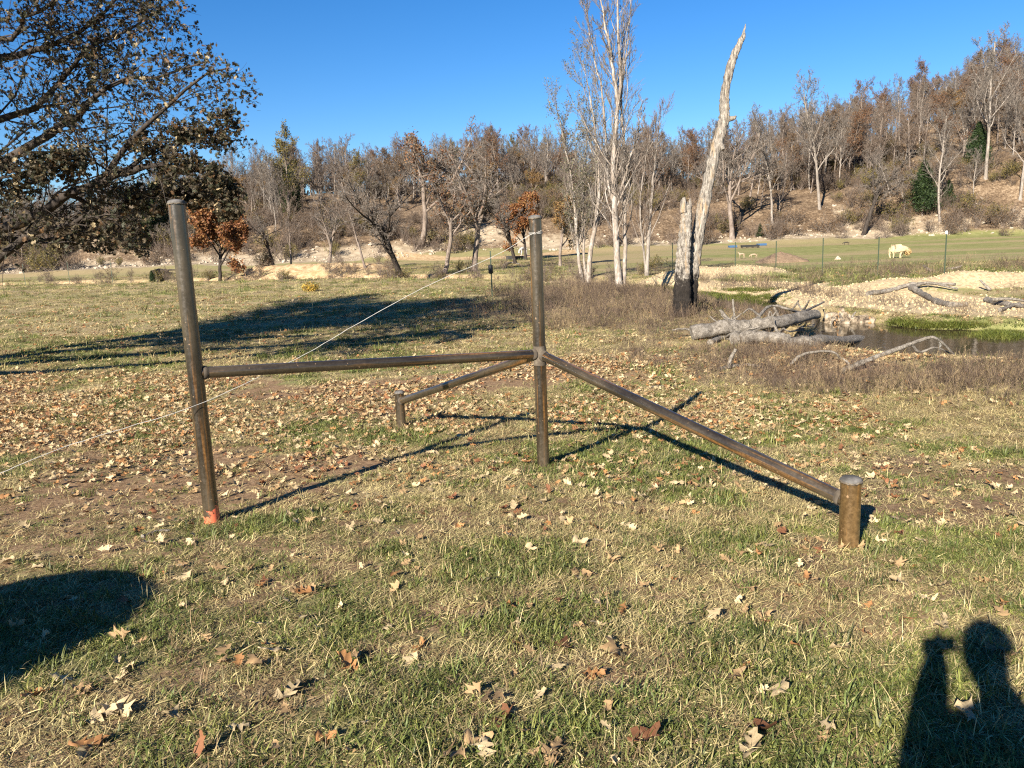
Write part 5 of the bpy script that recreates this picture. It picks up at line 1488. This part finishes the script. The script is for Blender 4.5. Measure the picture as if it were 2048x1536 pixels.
# small yellow bush out on the field
def yellow_bush():
    g = gp(622, 583); rg = np.random.default_rng(61); k = g[1] / F_PX
    root = empty('yellow_bush', g, 'low bright yellow bush alone on the open field', 'bush')
    tr, lv = MB(), MB(); n = 26
    D = rg.normal(0, .9, (n, 3)); D[:, 2] = 1
    q = grow(np.zeros((n, 3)), D, np.full(n, 17 * k), np.full(n, .01), 4, .15, -.02, .4, rg); tr.tubes(q[0], q[1], 4); tr.obj('stems', M['twig_brown'], root)
    i = rg.integers(0, n, 700); s = rg.integers(1, 5, 700)
    lv.stamp(LEAF_Q, LEAF_T, q[0][i, s] + rg.normal(0, .09, (700, 3)), randrot(700, rg), rg.uniform(.06, .13, 700), palette((.48, .33, .05), (.40, .26, .04), (.35, .27, .06))(700, rg))
    lv.obj('foliage', M['leaf'], root, True, False)
yellow_bush()

# ------------------------------------------------------------------ behind the camera: the photographer, known by the shadow, and a bale-shaped stand-in for an unknown shadow caster
def photographer():
    z0 = float(zt(0, -.36)); f = CAM_H
    root = empty('person', (0.05, -.37, z0), 'person in dark jeans and grey shirt holding up a phone with both hands', 'person')
    def P(x, y, z): return (x, y, z - z0)
    V = [P(0, 0, .95), P(0, 0, 1.15), P(0, .01, 1.36), P(0, .03, 1.50), P(0, .05, 1.57), P(0, .06, 1.64), P(0, .06, 1.72)]
    E = [(0, 1), (1, 2), (2, 3), (3, 4), (4, 5), (5, 6)]
    R_ = [(.20, .14), (.20, .14), (.22, .14), (.065, .06), (.06, .06), (.082, .095), (.07, .085)]
    for s in (-1, 1):
        n = len(V)
        V += [P(s * .18, .0, 1.40), P(s * .25, .07, 1.16), P(s * .12, .25, 1.43), P(s * .065, .31, f - .005)]
        E += [(2, n), (n, n + 1), (n + 1, n + 2), (n + 2, n + 3)]; R_ += [.095, .085, .07, .045]
        for k, (dx, dz) in enumerate(((0, .055), (-.006, .030), (-.010, .005), (-.008, -.02), (-.02, -.045))):
            m_ = len(V); V += [P(s * (.068 + dx), .33, f + dz), P(s * (.045 + dx), .345, f + dz + .004)]; E += [(n + 3, m_), (m_, m_ + 1)]; R_ += [.009, .008]
        n = len(V)
        V += [P(s * .10, 0, .88), P(s * .115, .03, .50), P(s * .12, -.01, .10), P(s * .125, .02, .045), P(s * .13, .17, .035)]
        E += [(0, n), (n, n + 1), (n + 1, n + 2), (n + 2, n + 3), (n + 3, n + 4)]; R_ += [.092, .062, .046, .045, .04]
    me = skin_mesh(V, E, R_); 
    for k in ('shirt', 'cloth', 'skin'): me.materials.append(M[k])
    for p in me.polygons:
        c = p.center; z = c[2] + z0
        p.material_index = 1 if z < .97 and abs(c[0]) < .24 and c[1] < .25 else (2 if z > 1.49 or (c[1] > .2 and z > 1.2) else 0)
    o = bpy.data.objects.new('body', me); C.objects.link(o); o.parent = root
    bm = bmesh.new(); bmesh.ops.create_uvsphere(bm, u_segments=20, v_segments=12, radius=1)
    for v in bm.verts: v.co = Vector((v.co.x * .092, v.co.y * .108 + .05, max(v.co.z, -.1) * .10 + 1.735 - z0))
    me = bpy.data.meshes.new('cap'); bm.to_mesh(me); bm.free(); me.materials.append(M['hair'])
    o = bpy.data.objects.new('hair', me); C.objects.link(o); o.parent = root
    ph = empty('phone', (0, -.035, CAM_H - .01), 'black phone held up in the hands of the person', 'phone')
    box_part('case', ph, -.075, .075, -.004, .004, -.036, .036, M['black']); box_part('screen', ph, -.07, .07, -.0062, -.0045, -.032, .032, M['blue'])
photographer()
def bale():  # unseen stand-in added to cast the lower left shadow; real caster unknown
    tip = gp(215, 1235); s = np.array([math.sin(SUN_AZ), math.cos(SUN_AZ)])
    h = 1.3; c = tip[:2] - s * (h / math.tan(SUN_EL) + .30); x, y = float(c[0]) - .5, float(c[1])
    g = (x, y, float(zt(x, y))); root = empty('hay_bale', g, 'unseen bale-shaped stand-in added to cast the lower left shadow', 'hay bale')
    rg = np.random.default_rng(71); b = MB(); zz = np.linspace(-.05, h, 12); rr = .74 * np.array([.93, .98, 1, 1.01, 1, 1, 1.01, 1, 1, .99, .96, .86])
    ragged(b, np.stack([0 * zz, 0 * zz, zz], -1), rr, 40, rg, .012); b.obj('stand_in_roll', M['hay'], root)
    for z in (.3, .6, .9):
        th = np.linspace(0, 6.2832, 41); q = MB(); q.tubes(np.stack([.755 * np.cos(th), .755 * np.sin(th), 0 * th + z], -1), np.full(41, .006), 5); q.obj('stand_in_twine', M['string'], root)
bale()
